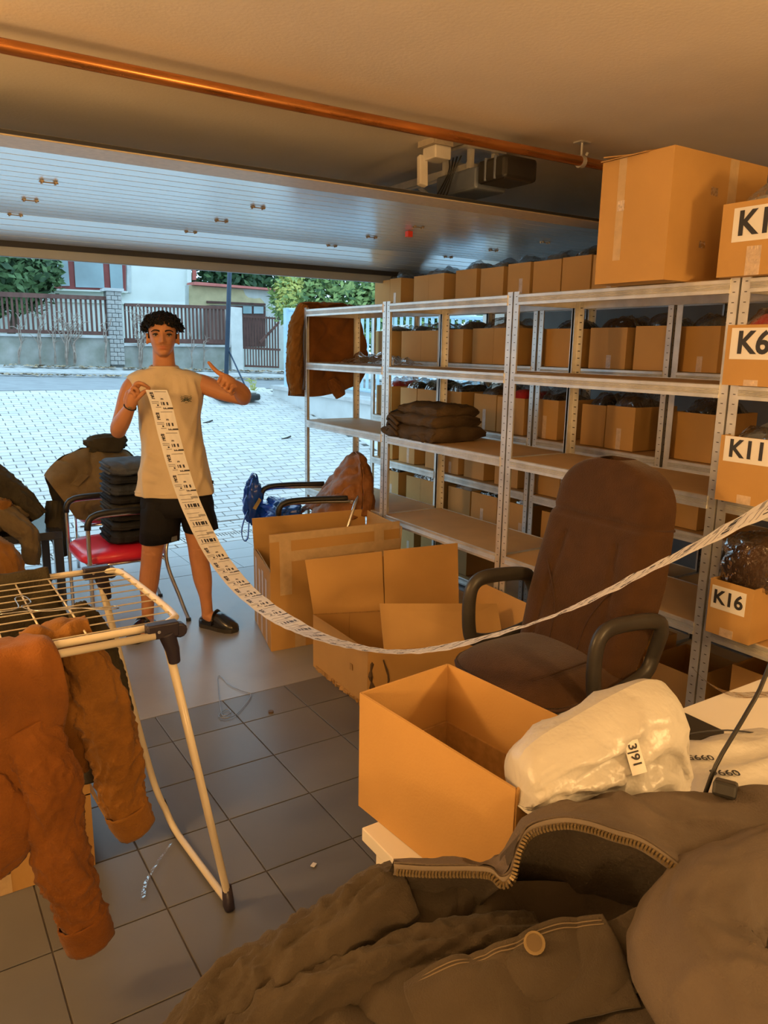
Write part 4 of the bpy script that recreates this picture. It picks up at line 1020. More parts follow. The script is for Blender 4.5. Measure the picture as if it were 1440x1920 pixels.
m = MB(); pts = spline([V(1.60, 1.06, .80), V(1.62, 1.03, .77), V(1.66, .99, .746), V(1.74, .95, .7425), V(1.86, .90, .7425)], 20); m.grid([[p+V(.008, .014, 0), p-V(.008, .014, 0)] for p in pts]); obj('strip', m, film, t, True)
t = thing('power_cable', 'black cable rising from behind the grey jacket at right', 'cable', (1.1, .56, .8))
m = MB(); m.tube(spline([at(1318, 1500, D=1.06), at(1345, 1430, D=1.05), at(1395, 1345, D=1.06), at(1432, 1275, D=1.08), at(1470, 1150, D=1.10), at(1500, 900, D=1.2)], 30), .0032, 8); obj('cord', m, blackp, t, True)
m = MB(); p = at(1360, 1478, D=1.03); m.box(p, (.05, .03, .02), rz(.5) @ ry(.4)); obj('plug', m, blackp, t, bevel=.004)

# ------------------------------------------------------------------ drying rack
cream = M('cream_enamel', (.68, .62, .50), .35, var=.03, coat=.2); navy = M('navy_plastic', (.022, .018, .035), .4)
dr_ = thing('drying_rack', 'cream tubular clothes drying rack with navy joints', 'drying rack', (.35, 2.0, 0))
zt = .90
near_c, far_c = V(.525, 1.735, zt), V(.50, 2.27, zt)
m = MB(); loop = [V(-.6, 1.735, zt), V(.44, 1.735, zt), V(.50, 1.74, zt), V(.535, 1.77, zt), V(.545, 1.83, zt), V(.53, 2.18, zt), V(.515, 2.25, zt), V(.47, 2.275, zt), V(.40, 2.28, zt), V(-.6, 2.28, zt)]
m.tube(spline(loop[:], 90), .0095, 10); obj('top_frame', m, cream, dr_, True)
m = MB(); m.tube([V(-.6, 1.70, zt-.012), V(.47, 1.705, zt-.01)], .0095, 10); obj('side_rail', m, cream, dr_, True)
for i in range(10):
    y = 1.735+.0545*(i+.5)-.01; m = MB(); m.tube([V(-.6, y, zt+.006), V(.535, y, zt+.006)], .0019, 6); obj('wire', m, cream, dr_, True)
for x in (.33, .245, .16, .075, -.01):
    m = MB(); m.tube([V(x, 1.73, zt+.001), V(x, 2.28, zt+.001)], .0026, 6); obj('cross_wire', m, cream, dr_, True)
fN, fF = V(.668, 1.80, .0), V(.64, 2.24, .0)
topN, topF = V(.50, 1.715, zt-.03), V(.475, 2.275, zt-.03)
m = MB(); m.tube([topN, fN+V(-.005, .0, .05), fN+V(-.004, .01, .03)], .0105, 10); obj('leg', m, cream, dr_, True)
m = MB(); m.tube(spline([topF, fF+V(-.06, .01, .25), fF+V(-.012, .005, .07), fF+V(.002, -.04, .022), fF+V(.01, -.15, .016), fN+V(-.004, .05, .018), fN+V(-.003, .015, .025)], 60), .0105, 10); obj('leg', m, cream, dr_, True)
m = MB(); m.tube([fN+V(-.006, .002, .075), fN+V(-.003, 0, .02), fN+V(0, -.005, .001)], [.014, .017, .014], 10); obj('foot_cap', m, navy, dr_, True)
m = MB(); m.tube(spline([fF+V(-.022, .012, .11), fF+V(-.008, .01, .06), fF+V(.004, -.02, .012), fF+V(.01, -.09, .008)], 12), .0105, 10); obj('foot_cap', m, navy, dr_, True)
for top, s in ((topN, -1), (topF, 1)):
    m = MB(); m.box(top+V(-.01, 0, .028), (.075, .03, .036)); m.tube([top+V(.0, 0, .02), top+V(.012, .003*s, -.025), top+V(.016, .003*s, -.06)], [.021, .017, .014], 12); m.tube([top+V(.03, -.014, .022), top+V(.03, .014, .022)], .018, 12); j_ = obj('corner_joint', m, navy, dr_, True, angle=35, bevel=.004)
    m = MB(); m.tube([top+V(-.022, -.0165, .03), top+V(-.022, -.019, .03)], .004, 8); obj('rivet', m, chrome, j_)
# wire hangers
wire = M('steel_wire', (.42, .42, .42), .3, .9)
def hanger(label, pts, r=.0016):
    m = MB(); m.tube(spline(pts, 60), r, 6); return tag(obj('wire_hanger', m, wire, None, True), label, 'hanger', 'wire hangers')
hanger('bent wire hanger lying on the drying rack', [at(*p, Z=.916) for p in ((0, 1152), (60, 1145), (140, 1140), (195, 1143), (222, 1140), (214, 1136), (190, 1139), (140, 1141), (80, 1146), (40, 1138), (58, 1130), (45, 1118), (28, 1122), (34, 1140), (0, 1148))])
hanger('loose wire hanger lying on the smooth floor', [V(p.x, p.y, .006) for p in [at(*q, Z=.0) for q in ((470, 1302), (455, 1298), (430, 1286), (417, 1273), (408, 1272), (412, 1320), (418, 1345), (434, 1338), (424, 1332), (410, 1345), (425, 1349), (445, 1340), (468, 1312), (470, 1302))]])
# tape scraps on the floor
m = MB(); pts = spline([V(*at(*p, Z=.004)) for p in ((322, 1582), (305, 1605), (285, 1635), (272, 1660), (268, 1685))], 26); m.grid([[p+V(.008, .003, .003+.006*abs(nz(i*.8))), p-V(.008, .003, -.003-.006*abs(nz(i*.6, 4)))] for i, p in enumerate(pts)]); tag(obj('tape_scrap', m, film, None, True), 'crinkled strip of clear tape on the tiles below the drying rack', 'tape')
p = at(588, 1622, Z=.003); m = MB(); m.box(p+V(0, 0, .001), (.018, .013, .002), rz(.6)); tag(obj('paper_scrap', m, paper), 'tiny white paper scrap on the dark tiles', 'paper')
p = at(508, 1336, Z=0); m = MB(); m.tube([p, p+V(0, 0, .008)], .012, 10); tag(obj('bottle_cap', m, M('dull_brown', (.12, .08, .05), .6)), 'small round brown cap on the tiles', 'cap')
# lower-left carton
t = thing('closed_carton', 'brown carton on the floor half hidden by the hanging jackets', 'box', (.1, 2.4, 0))
m = carton_body(MB(), -.35, .39, 2.19, 2.75, .001, .33); obj('body', m, card, t)
m = MB(); m.bb((-.35, 2.19, .24), (.39, 2.47, .244)); obj('flap', m, card2, t)
m = MB(); m.slab([(.392, 2.2, .24), (.392, 2.7, .24), (.44, 2.7, .11), (.44, 2.2, .11)], (.94, 0, .34), .004); obj('flap', m, card, t)
m = MB(); m.bb((.11, 2.1888, .001), (.16, 2.1897, .24)); obj('tape', m, tape, t)

# ------------------------------------------------------------------ red chairs and black side table
redv = M('red_vinyl', (.70, .022, .06), .32, var=.06, spec=.6, coat=.2)
def red_chair(label, o, ang, arms=True, bt=.79):
    """o = seat centre on the floor, ang = facing direction"""
    t = thing('armchair', label, 'chair', (o[0], o[1], 0), 'red vinyl armchairs')
    f = V(cos(ang), sin(ang), 0); s = V(-f.y, f.x, 0); o = V(o[0], o[1], 0)
    def P(a, b, z): return o+f*a+s*b+V(0, 0, z)
    rg = []
    for q, z in ((.0, .395), (.7, .395), (.97, .40), (1, .42), (.985, .447), (.9, .462), (.6, .47), (.0, .473)):
        q = max(q, .01); row = []
        for j in range(36):
            a = 2*pi*j/36; c_, s_ = cos(a), sin(a); k = (abs(c_)**5+abs(s_)**5)**(-.2); row.append(P(c_*k*q*.235+.01, s_*k*q*.235, z - (.018*max(0, c_*k*q-.3) if z > .41 else 0)))
        rg.append(row)
    m = MB(); m.rings(rg); obj('seat', m, redv, t, True)
    m = MB(); G = [[P(-.215-.10*i/10-.015*sin(i/10*pi)-.02*(1-(j/5-1)**2), .17*(j/5-1), .53+(bt-.53)*i/10) for j in range(11)] for i in range(11)]; m.grid(G); obj('backrest', m, redv, t, True, solid=.035)
    for b in (-1, 1):
        y = b*.255
        if not arms:
            m = MB(); m.tube([P(.2, y*.8, .0), P(.2, y*.8, .40)], .0115, 10); obj('front_leg', m, chrome, t, True)
            m = MB(); m.tube(spline([P(-.29, y*.72, .76), P(-.235, y*.8, .62), P(-.19, y*.8, .40), P(-.22, y*.8, .15), P(-.25, y*.8, .0)], 30), .0115, 10); obj('rear_leg', m, chrome, t, True)
            continue
        m = MB(); m.tube(spline([P(.215, y, .0), P(.215, y, .35), P(.215, y, .60), P(.20, y, .65), P(.15, y, .668), P(-.05, y, .668), P(-.24, y, .66)], 40), .0115, 10); obj('front_leg', m, chrome, t, True)
        m = MB(); m.tube(spline([P(-.30, y*.68, bt-.01), P(-.25, y*.85, .60), P(-.19, y, .40), P(-.26, y, .15), P(-.31, y, .0)], 30), .0115, 10); obj('rear_leg', m, chrome, t, True)
        m = MB(); k_ = spline([P(.217, y, .60), P(.21, y, .645), P(.17, y, .676), P(.05, y, .684), P(-.20, y, .68)], 20); m.tube(k_, .0175, 10); obj('armrest', m, blackp, t, True)
        for a_ in (.215, -.305):
            m = MB(); m.tube([P(a_, y, 0), P(a_, y, .02)], .015, 10); obj('foot_cap', m, blackp, t)
    for a_, b_ in (((.2, -.25), (.2, .25)), ((-.19, -.25), (-.19, .25)), ((.2, -.2), (-.19, -.2)), ((.2, .2), (-.19, .2))):
        m = MB(); m.tube([P(*a_, .385), P(*b_, .385)], .01, 8); obj('seat_rail', m, chrome, t, True)
    return t
red_chair('red armchair holding the stack of dark jeans behind the man', (1.02, 4.36), pi+.02)
red_chair('red armchair behind the cartons with a brown jacket on its back', (2.10, 4.16), pi-.22, True, .69)
red_chair('red chair hidden under the draped olive jacket at left', (1.22, 5.34), pi/2, False)
tb = thing('side_table', 'black square side table at the left edge', 'table', (.55, 5.0, 0))
blk = M('black_lacquer', (.022, .022, .024), .22, var=.1, spec=.6, coat=.3)
m = MB(); m.bb((.25, 4.80, .40), (.80, 5.35, .45)); obj('table_top', m, blk, tb, bevel=.003)
for (x, y) in ((.275, 4.825), (.775, 4.825), (.275, 5.325), (.775, 5.325)):
    m = MB(); m.bb((x-.025, y-.025, 0), (x+.025, y+.025, .40)); obj('leg', m, blk, tb, bevel=.002)
# ------------------------------------------------------------------ garments
rust = M('rust_canvas', (.215, .078, .014), .85, var=.22, scale=7, bump=.3, bscale=220, sheen=.1, spec=.2)
tan_c = M('tan_canvas', (.24, .105, .020), .85, var=.2, scale=7, bump=.3, bscale=220, sheen=.1, spec=.2)
leath = M('brown_leather', (.25, .10, .028), .55, var=.3, scale=9, bump=.35, bscale=70, spec=.3)
olive = M('olive_canvas', (.19, .135, .065), .88, var=.25, scale=7, bump=.3, bscale=200, spec=.2)
dkol = M('dark_olive_cloth', (.055, .045, .026), .9, var=.25, scale=7, bump=.3, bscale=200, spec=.2)
greyc = M('grey_canvas_shaded', (.060, .046, .031), .88, var=.28, scale=6, bump=.25, bscale=420, spec=.22, sheen=.1)  # jacket canvas darkened in colour for its shaded parts
greyl = M('grey_lining', (.045, .034, .023), .92, var=.25, scale=8, bump=.3, bscale=200)  # lining colour deepened for the dark hollow under the zip
jean = [M('jeans_%d' % i, c, .88, var=.25, scale=12, bump=.35, bscale=240, spec=.2) for i, c in enumerate([(.022, .024, .030), (.045, .050, .060), (.030, .030, .030), (.05, .047, .038), (.018, .018, .020), (.075, .082, .095), (.035, .034, .03)])]
brass = M('old_brass', (.20, .145, .07), .5, .6)
def P_(px, py, D): return at(px, py, D=D)
def cloth(name, curves, nu, nv, mat, parent, amp, scale, seed, ridge=.6, thick=.006, aniso=(1, 1, 1), **k):
    G = wrinkle(loft(curves, nu, nv), amp, scale, seed, aniso, ridge)
    m = MB(); m.grid(G); return obj(name, m, mat, parent, True, solid=thick), G
def sleeve(name, path, radii, mat, parent, amp=.006, scale=16, seed=1, n=28, mm=60, flat=1.0, ringfold=.003, up=None):
    n, mm = int(n*1.7), int(mm*1.8)
    G = tube_grid(path, radii, n, mm, up, seed, amp, scale, flat, ringfold)
    m = MB(); m.grid(G, wrap=True)
    m.f.append(tuple(range(n))[::-1]); m.m.append(0)
    # turned-in cuff
    last = [G[-1][j] for j in range(n)]; c = sum(last, Vector())/n; inn = [c+(p-c)*.8-(G[-1][j]-G[-4][j])*1.2 for j, p in enumerate(last)]
    b = len(m.v); m.v += inn; nb = (mm-1)*n
    for j in range(n): m.f.append((nb+j, nb+(j+1) % n, b+(j+1) % n, b+j)); m.m.append(0)
    m.f.append(tuple(range(b, b+n))); m.m.append(0)
    return obj(name, m, mat, parent, True)

# ---- big grey jacket in the foreground, thrown on the desk
gj = thing('grey_jacket', 'large grey-brown work jacket with brass zip heaped in the foreground', 'jacket', (.75, .6, .74))
cloth('body', [
    [P_(735, 1655, 1.03), P_(850, 1660, 1.02), P_(1000, 1650, 1.02), P_(1200, 1660, 1.0), P_(1320, 1640, .97), P_(1470, 1580, .93)],
    [P_(640, 1738, 1.01), P_(800, 1725, 1.0), P_(980, 1715, 1.0), P_(1150, 1735, .97), P_(1300, 1700, .92), P_(1470, 1650, .88)],
    [P_(520, 1812, .985), P_(700, 1800, .97), P_(900, 1790, .95), P_(1100, 1800, .92), P_(1300, 1770, .86), P_(1480, 1740, .80)],
    [P_(400, 1912, .95), P_(620, 1885, .93), P_(850, 1870, .90), P_(1100, 1880, .86), P_(1320, 1870, .78), P_(1500, 1850, .72)],
    [P_(340, 1990, .93), P_(600, 1980, .90), P_(850, 1975, .86), P_(1100, 1985, .80), P_(1320, 1985, .72), P_(1520, 1985, .66)],
    [P_(300, 2150, .95), P_(600, 2150, .90), P_(850, 2150, .86), P_(1100, 2150, .80), P_(1320, 2150, .72), P_(1520, 2150, .68)]], 260, 220, greyc, gj, .011, 8, 2.2, 1.0)
E_px = [(738, 1620, 1.0), (800, 1624, .99), (880, 1624, .975), (918, 1628, .965), (938, 1644, .955), (958, 1632, .955), (972, 1580, .965), (995, 1548, .975), (1050, 1534, .965), (1100, 1540, .95), (1150, 1556, .93), (1200, 1572, .915), (1260, 1612, .895), (1300, 1650, .88)]
edge = [P_(*p) for p in E_px]
G = wrinkle(loft([edge,
    [P_(738, 1614, 1.03), P_(860, 1616, 1.02), P_(930, 1625, 1.01), P_(985, 1545, 1.02), P_(1060, 1524, 1.0), P_(1160, 1530, .98), P_(1270, 1580, .95), P_(1340, 1640, .92)],
    [P_(742, 1622, 1.07), P_(870, 1628, 1.06), P_(960, 1600, 1.06), P_(1040, 1520, 1.05), P_(1130, 1500, 1.04), P_(1240, 1500, 1.02), P_(1340, 1530, .99), P_(1450, 1580, .95)],
    [P_(745, 1650, 1.10), P_(880, 1660, 1.10), P_(1000, 1580, 1.10), P_(1080, 1524, 1.09), P_(1180, 1498, 1.08), P_(1290, 1492, 1.06), P_(1380, 1484, 1.04), P_(1480, 1480, 1.02)],
    [P_(760, 1700, 1.13), P_(900, 1700, 1.13), P_(1010, 1640, 1.13), P_(1100, 1560, 1.13), P_(1200, 1530, 1.12), P_(1320, 1515, 1.10), P_(1420, 1510, 1.08), P_(1500, 1510, 1.06)]], 240, 110), .006, 12, 4.4, (1, 1, 1), .9, .2)
G[0] = spline(edge, 240)
m = MB(); m.grid(G); fp = obj('front_panel', m, M('grey_canvas_lit', (.115, .090, .070), .85, var=.25, scale=6, bump=.25, bscale=420, spec=.25), gj, True, solid=.005)  # same canvas in a lighter tone, painting the side the lamp catches
# inner lining below the zip edge
Ed = spline(edge, 120)
m = MB(); G = []
for i, d_ in enumerate((0, .012, .035, .07, .11, .16)):
    G.append([p+V(.10*d_, .55*d_+.01*nz(j*.08, i), -d_*(.95+.3*nz(j*.05, 3)))+V(0, 0, .0) for j, p in enumerate(Ed)])
m.grid(wrinkle(G, .004, 25, 7, (1, 1, 1), .5)); obj('lining', m, greyl, gj, True)
cloth('inner_back', [
    [P_(742, 1640, 1.09), P_(880, 1645, 1.09), P_(985, 1575, 1.10), P_(1080, 1535, 1.09), P_(1200, 1540, 1.06), P_(1330, 1600, 1.0)],
    [P_(738, 1670, 1.07), P_(880, 1680, 1.08), P_(1000, 1650, 1.09), P_(1090, 1620, 1.08), P_(1210, 1620, 1.05), P_(1330, 1650, .99)],
    [P_(735, 1700, 1.03), P_(880, 1720, 1.03), P_(1000, 1715, 1.03), P_(1100, 1715, 1.02), P_(1220, 1700, 1.0), P_(1330, 1690, .95)]], 60, 30, greyl, gj, .006, 14, 1.4, .8)
# zip: tape and teeth
m = MB(); off = V(-.30, -.55, -.2).normalized()*.004
Zs = spline([p+off for p in edge], 200)
m.grid([[p+V(0, 0, .004) for p in Zs], [p+V(-.002, -.004, -.004) for p in Zs], [p+V(-.001, .0, -.012) for p in Zs]]); zt_ = obj('zip_tape', m, M('zip_tape_grey', (.16, .13, .10), .85), gj, True)
m = MB()
for i in range(2, 198, 2):
    p = Zs[i]; d_ = (Zs[i+1]-Zs[i-1]).normalized(); n_ = d_.cross(V(0, 0, 1)).normalized(); u_ = n_.cross(d_)
    M3 = Matrix((d_, n_, u_)).transposed(); m.box(p+V(-.003, -.006, -.003), (.0026, .007, .0055), M3)
tz = obj('zip_teeth', m, brass, zt_); tz['kind'] = 'stuff'
# collar roll / sleeve on the right
sleeve('sleeve', [P_(1540, 1610, .95), P_(1420, 1680, .90), P_(1330, 1730, .86), P_(1310, 1810, .81), P_(1390, 1910, .75), P_(1520, 1990, .70)], [.055, .062, .066, .064, .064, .055], MATS['grey_canvas_lit'], gj, .007, 8, 3.0, 36, 80, 1.0, .004)
sleeve('sleeve', [P_(760, 1680, 1.04), P_(690, 1715, 1.02), P_(600, 1775, 1.0), P_(500, 1838, .985), P_(410, 1905, .965), P_(330, 1990, .95)], [.045, .05, .05, .045, .045, .04], greyc, gj, .009, 14, 6.0, 32, 70, .9, .006)
sleeve('lower_fold', [P_(1010, 1752, .985), P_(880, 1775, .975), P_(740, 1812, .965), P_(610, 1862, .95), P_(480, 1940, .93), P_(400, 2000, .92)], [.022, .03, .034, .034, .036, .03], greyc, gj, .008, 16, 8.0, 28, 70, .8, .005)
# pocket flap with button
o_, Gp = cloth('placket', [
    [P_(760, 1848, .90), P_(830, 1800, .905), P_(930, 1770, .905), P_(1040, 1725, .91), P_(1130, 1715, .905)],
    [P_(765, 1880, .875), P_(860, 1838, .88), P_(970, 1805, .88), P_(1070, 1775, .885), P_(1160, 1770, .875)],
    [P_(790, 1935, .85), P_(890, 1890, .855), P_(1000, 1860, .855), P_(1100, 1830, .85), P_(1180, 1830, .84)],
    [P_(830, 2000, .83), P_(930, 1960, .83), P_(1030, 1930, .83), P_(1130, 1900, .82), P_(1200, 1890, .82)]], 120, 90, greyc, gj, .005, 13, 5.1, .9)
st_m = M('stitch_thread', (.16, .12, .075), .9)
for rw in (5, 9):
    m = MB(); m.tube([p+(V(0, 0, CAM_H)-p).normalized()*.004 for p in Gp[rw][2:-2]], .0009, 5); obj('stitching', m, st_m, o_, True)
bp_ = P_(1002, 1768, .885); vdir = (P_(1002, 1768, .8)-P_(1002, 1768, .9)).normalized()
m = MB(); m.tube([bp_, bp_+vdir*.004], .0125, 18); bt = obj('button', m, brass, o_, True, angle=40)
m = MB(); m.tube([bp_+vdir*.0042, bp_+vdir*.006], .009, 18); obj('button_rim', m, M('dark_brass', (.12, .085, .045), .4, .7), bt, True, angle=40)
cloth('side_flap', [
    [P_(1120, 1740, .90), P_(1190, 1700, .905), P_(1260, 1690, .89)], [P_(1110, 1800, .87), P_(1180, 1790, .87), P_(1250, 1780, .85)], [P_(1150, 1860, .84), P_(1220, 1850, .83), P_(1280, 1840, .81)]], 40, 36, greyc, gj, .007, 16, 9.3, .8)

# ---- jackets on the drying rack
rj = thing('rust_jacket', 'rust coloured canvas jacket hung over the near rail of the drying rack', 'jacket', (.2, 1.72, .2))
zt = .912
cloth('body', [
    [V(-.45, 1.80, zt), V(-.1, 1.80, zt+.004), V(.15, 1.80, zt+.004), V(.245, 1.80, zt)],
    [V(-.45, 1.705, zt+.010), V(-.1, 1.702, zt+.012), V(.15, 1.70, zt+.012), V(.25, 1.704, zt+.004)],
    [V(-.45, 1.668, zt-.05), V(-.1, 1.662, zt-.05), V(.15, 1.665, zt-.05), V(.262, 1.675, zt-.05)],
    [V(-.45, 1.68, .72), V(-.1, 1.665, .72), V(.14, 1.67, .72), V(.262, 1.69, .73)],
    [V(-.45, 1.68, .56), V(-.12, 1.67, .54), V(.08, 1.66, .54), V(.20, 1.685, .60)],
    [V(-.45, 1.69, .44), V(-.14, 1.68, .42), V(.04, 1.67, .45), V(.15, 1.69, .53)]], 70, 80, rust, rj, .012, 9, 3.3, .5, .006, (1.6, 1, .6))
sleeve('sleeve', [V(.175, 1.70, .74), V(.215, 1.67, .62), V(.22, 1.665, .48), V(.235, 1.672, .36), V(.262, 1.68, .25), V(.275, 1.685, .17)], [.055, .06, .058, .056, .052, .05], rust, rj, .008, 13, 4.7, 36, 90, .62, .004, up=(1, 0, 0))
m = MB(); G = tube_grid([V(.262, 1.681, .235), V(.272, 1.684, .19), V(.28, 1.686, .155)], [.055, .056, .053], 36, 12, (1, 0, 0), 3, .003, 25, .64); m.grid(G, wrap=True); obj('cuff', m, rust, rj, True, solid=.004)
sleeve('pocket_flap', [V(.02, 1.672, .70), V(.09, 1.662, .60), V(.12, 1.66, .50), V(.08, 1.665, .43)], [.04, .06, .06, .03], rust, rj, .007, 14, 9.7, 28, 50, .3, .003, up=(1, 0, 0))
tj = thing('tan_jacket', 'ochre brown jacket hanging from the drying rack beside the rust one', 'jacket', (.38, 1.9, .3))
sleeve('sleeve', [V(.295, 1.765, .885), V(.335, 1.77, .80), V(.365, 1.775, .68), V(.385, 1.775, .55), V(.395, 1.775, .44), V(.415, 1.78, .375)], [.035, .055, .06, .056, .052, .046], tan_c, tj, .009, 13, 2.9, 36, 90, .62, .005, up=(1, 0, 0))
cloth('body', [
    [V(.20, 1.86, zt), V(.28, 1.86, zt), V(.35, 1.87, zt)], [V(.20, 1.80, zt+.003), V(.28, 1.79, zt+.002), V(.345, 1.80, zt)],
    [V(.22, 1.775, .83), V(.29, 1.765, .82), V(.36, 1.78, .82)], [V(.24, 1.79, .70), V(.31, 1.775, .68), V(.37, 1.80, .68)], [V(.25, 1.80, .55), V(.31, 1.79, .54), V(.355, 1.81, .54)]], 44, 60, tan_c, tj, .010, 12, 6.6, .8, .006, (1.5, 1, .7))
m = MB(); G = tube_grid([V(.398, 1.776, .425), V(.41, 1.779, .385), V(.425, 1.781, .352)], [.052, .05, .046], 36, 10, (1, 0, 0), 3, .003, 25, .64); m.grid(G, wrap=True); obj('cuff', m, tan_c, tj, True, solid=.004)
gs = thing('grey_trousers', 'grey trouser leg hanging between the two brown jackets', 'trousers', (.35, 1.85, .5))
sleeve('trouser_leg', [V(.30, 1.88, .89), V(.325, 1.885, .75), V(.345, 1.885, .60), V(.355, 1.885, .47)], [.04, .055, .055, .05], M('grey_trouser', (.10, .09, .075), .9, var=.15), gs, .005, 12, 1.9, 30, 50, .5, .002, up=(1, 0, 0))
ov = thing('olive_trousers', 'dark olive trousers folded over the far rail of the drying rack', 'trousers', (.35, 2.2, .5))
cloth('cloth', [
    [V(-.10, 2.20, .42), V(.12, 2.20, .42), V(.43, 2.20, .42)], [V(-.10, 2.225, .60), V(.12, 2.225, .60), V(.40, 2.23, .60)], [V(-.10, 2.25, zt-.06), V(.12, 2.25, zt-.06), V(.345, 2.25, zt-.06)], [V(-.10, 2.28, zt+.010), V(.12, 2.28, zt+.010), V(.335, 2.28, zt+.010)],
    [V(-.10, 2.31, zt-.05), V(.12, 2.31, zt-.05), V(.35, 2.31, zt-.05)], [V(-.05, 2.31, .70), V(.2, 2.315, .70), V(.40, 2.31, .72)], [V(-.02, 2.31, .5), V(.24, 2.315, .5), V(.45, 2.31, .53)]], 50, 70, dkol, ov, .006, 10, 8.2, .5)
sleeve('trouser_leg', [V(.36, 2.02, .88), V(.40, 2.05, .80), V(.43, 2.06, .68), V(.455, 2.06, .55), V(.47, 2.06, .46)], [.03, .045, .05, .048, .04], dkol, ov, .008, 13, 3.9, 30, 60, .6, .004)
# ---- clothes heaped at the far left on the black table
lj = thing('olive_jacket', 'dark olive jackets heaped on the black side table at left', 'jacket', (.45, 5.0, .45))
m = MB(); m.grid(lump(.40, 5.05, .58, .26, .24, .14, 2.0, .22, 50, 34, 1.8, .8), wrap=True); obj('heap', m, olive, lj, True)
sleeve('sleeve', [V(.34, 4.98, .92), V(.46, 4.92, .80), V(.57, 4.88, .68), V(.655, 4.86, .58), V(.68, 4.86, .54)], [.06, .075, .075, .065, .05], dkol, lj, .009, 10, 5.2, 30, 60, .8, .004)
sleeve('sleeve', [V(.40, 4.90, .62), V(.52, 4.80, .55), V(.60, 4.79, .46), V(.62, 4.79, .36), V(.60, 4.79, .28)], [.06, .07, .065, .055, .05], olive, lj, .009, 10, 7.7, 30, 60, .8, .004)
m = MB(); m.grid(lump(.50, 4.82, .62, .04, .04, .045, 9.0, .3), wrap=True); obj('bunched_collar', m, tan_c, lj, True)
oj = thing('orange_jacket', 'orange-brown jacket hanging below the black table at far left', 'jacket', (.4, 4.5, .1))
sleeve('body', [V(.36, 4.60, .50), V(.44, 4.52, .38), V(.46, 4.50, .24), V(.42, 4.5, .10), V(.40, 4.5, .02)], [.06, .09, .09, .07, .05], tan_c, oj, .012, 9, 2.7, 36, 60, .8, .005)
# ---- olive jacket over the hidden red chair
cj = thing('olive_jacket', 'olive canvas jacket draped over the chair behind the jeans', 'jacket', (1.05, 5.1, .4))
cloth('body', [
    [V(.755, 4.97, .765), V(.81, 4.955, .84), V(.90, 4.95, .89), V(1.02, 4.95, .925), V(1.13, 4.95, .925), V(1.25, 4.97, .88), V(1.36, 5.0, .78)],
    [V(.775, 4.90, .715), V(.83, 4.89, .755), V(.91, 4.885, .795), V(1.02, 4.88, .82), V(1.12, 4.88, .83), V(1.24, 4.89, .80), V(1.33, 4.91, .70)],
    [V(.83, 4.87, .62), V(.88, 4.86, .63), V(.95, 4.855, .64), V(1.04, 4.85, .65), V(1.14, 4.85, .65), V(1.24, 4.86, .62), V(1.30, 4.88, .55)],
    [V(.90, 4.875, .50), V(.94, 4.87, .49), V(1.0, 4.865, .48), V(1.08, 4.865, .47), V(1.15, 4.865, .47), V(1.22, 4.87, .45), V(1.26, 4.88, .42)]], 90, 70, olive, cj, .010, 7, 3.9, .8)
cloth('back_panel', [
    [V(.755, 4.97, .765), V(.81, 4.955, .84), V(.90, 4.95, .89), V(1.02, 4.95, .925), V(1.13, 4.95, .925), V(1.25, 4.97, .88), V(1.36, 5.0, .78)],
    [V(.79, 5.10, .66), V(.84, 5.10, .72), V(.90, 5.10, .78), V(1.0, 5.10, .84), V(1.10, 5.10, .86), V(1.24, 5.10, .82), V(1.34, 5.10, .72)],
    [V(.84, 5.14, .42), V(.88, 5.15, .48), V(.93, 5.15, .55), V(1.0, 5.16, .60), V(1.10, 5.16, .62), V(1.22, 5.16, .60), V(1.30, 5.15, .5)]], 60, 30, dkol, cj, .01, 7, 4.9, .6)
m = MB(); m.grid(lump(1.12, 4.95, .945, .11, .05, .05, 4.0, .28), wrap=True); obj('collar', m, dkol, cj, True)
m = MB(); pf = [V(.885, 4.90, .715), V(.955, 4.885, .775), V(1.0, 4.88, .765), V(.93, 4.885, .70)]; m.slab([p+V(-.01, -.02, .0) for p in pf], (0, -1, 0), .008); obj('pocket_flap', m, olive, cj, bevel=.004)
sleeve('sleeve', [V(.80, 4.99, .60), V(.79, 4.96, .50), V(.81, 4.95, .38), V(.84, 4.95, .26)], [.04, .055, .055, .045], dkol, cj, .008, 10, 1.7, 28, 50, .6, .004)
# ---- stack of folded jeans
def folded(label, cx, cy, z, w, d, h, mat, seed, group):
    t = thing('folded_jeans', label, 'jeans', (cx, cy, z), group)
    m = MB(); G = []
    n, mm = 40, 30
    for i in range(mm+1):
        x = -1+2*i/mm; row = []
        for j in range(n):
            a = 2*pi*j/n; c_, s_ = cos(a), sin(a); k = (abs(c_)**3.2+abs(s_)**3.2)**(-1/3.2)
            yy, zz = c_*k*d/2, s_*k*h/2
            q = V(x*1.6+seed, yy*9, zz*9+seed)
            e = 1-.25*abs(x)**8
            lay = .05*h*sin(zz/h*18)*abs(c_)
            w_ = .16*h*(1-2*abs(noise.noise(q*1.3)))+.10*h*noise.noise(q*3)
            row.append(V(cx+x*w/2*(1+.03*noise.noise(V(yy*8, zz*20, seed))), cy+(yy+c_*(w_+lay))*e, z+h/2+(zz+s_*w_*.6)*e))
        G.append(row)
    m.grid(G, wrap=True); b = len(m.v)-n
    m.f.append(tuple(range(n))[::-1]); m.m.append(0); m.f.append(tuple(range(b, b+n))); m.m.append(0)
    o = obj('cloth', m, mat, t, True)
    m = MB()
    for q_ in (.25, .7):
        m.tube([V(cx-w/2-.004, cy-d*.38, z+h*q_), V(cx-w/2-.010, cy, z+h*(q_+.05)), V(cx-w/2-.004, cy+d*.36, z+h*q_)], h*.10, 8)
    obj('fold_edge', m, mat, o, True)
    return t
zz = .474; rr = random.Random(21)
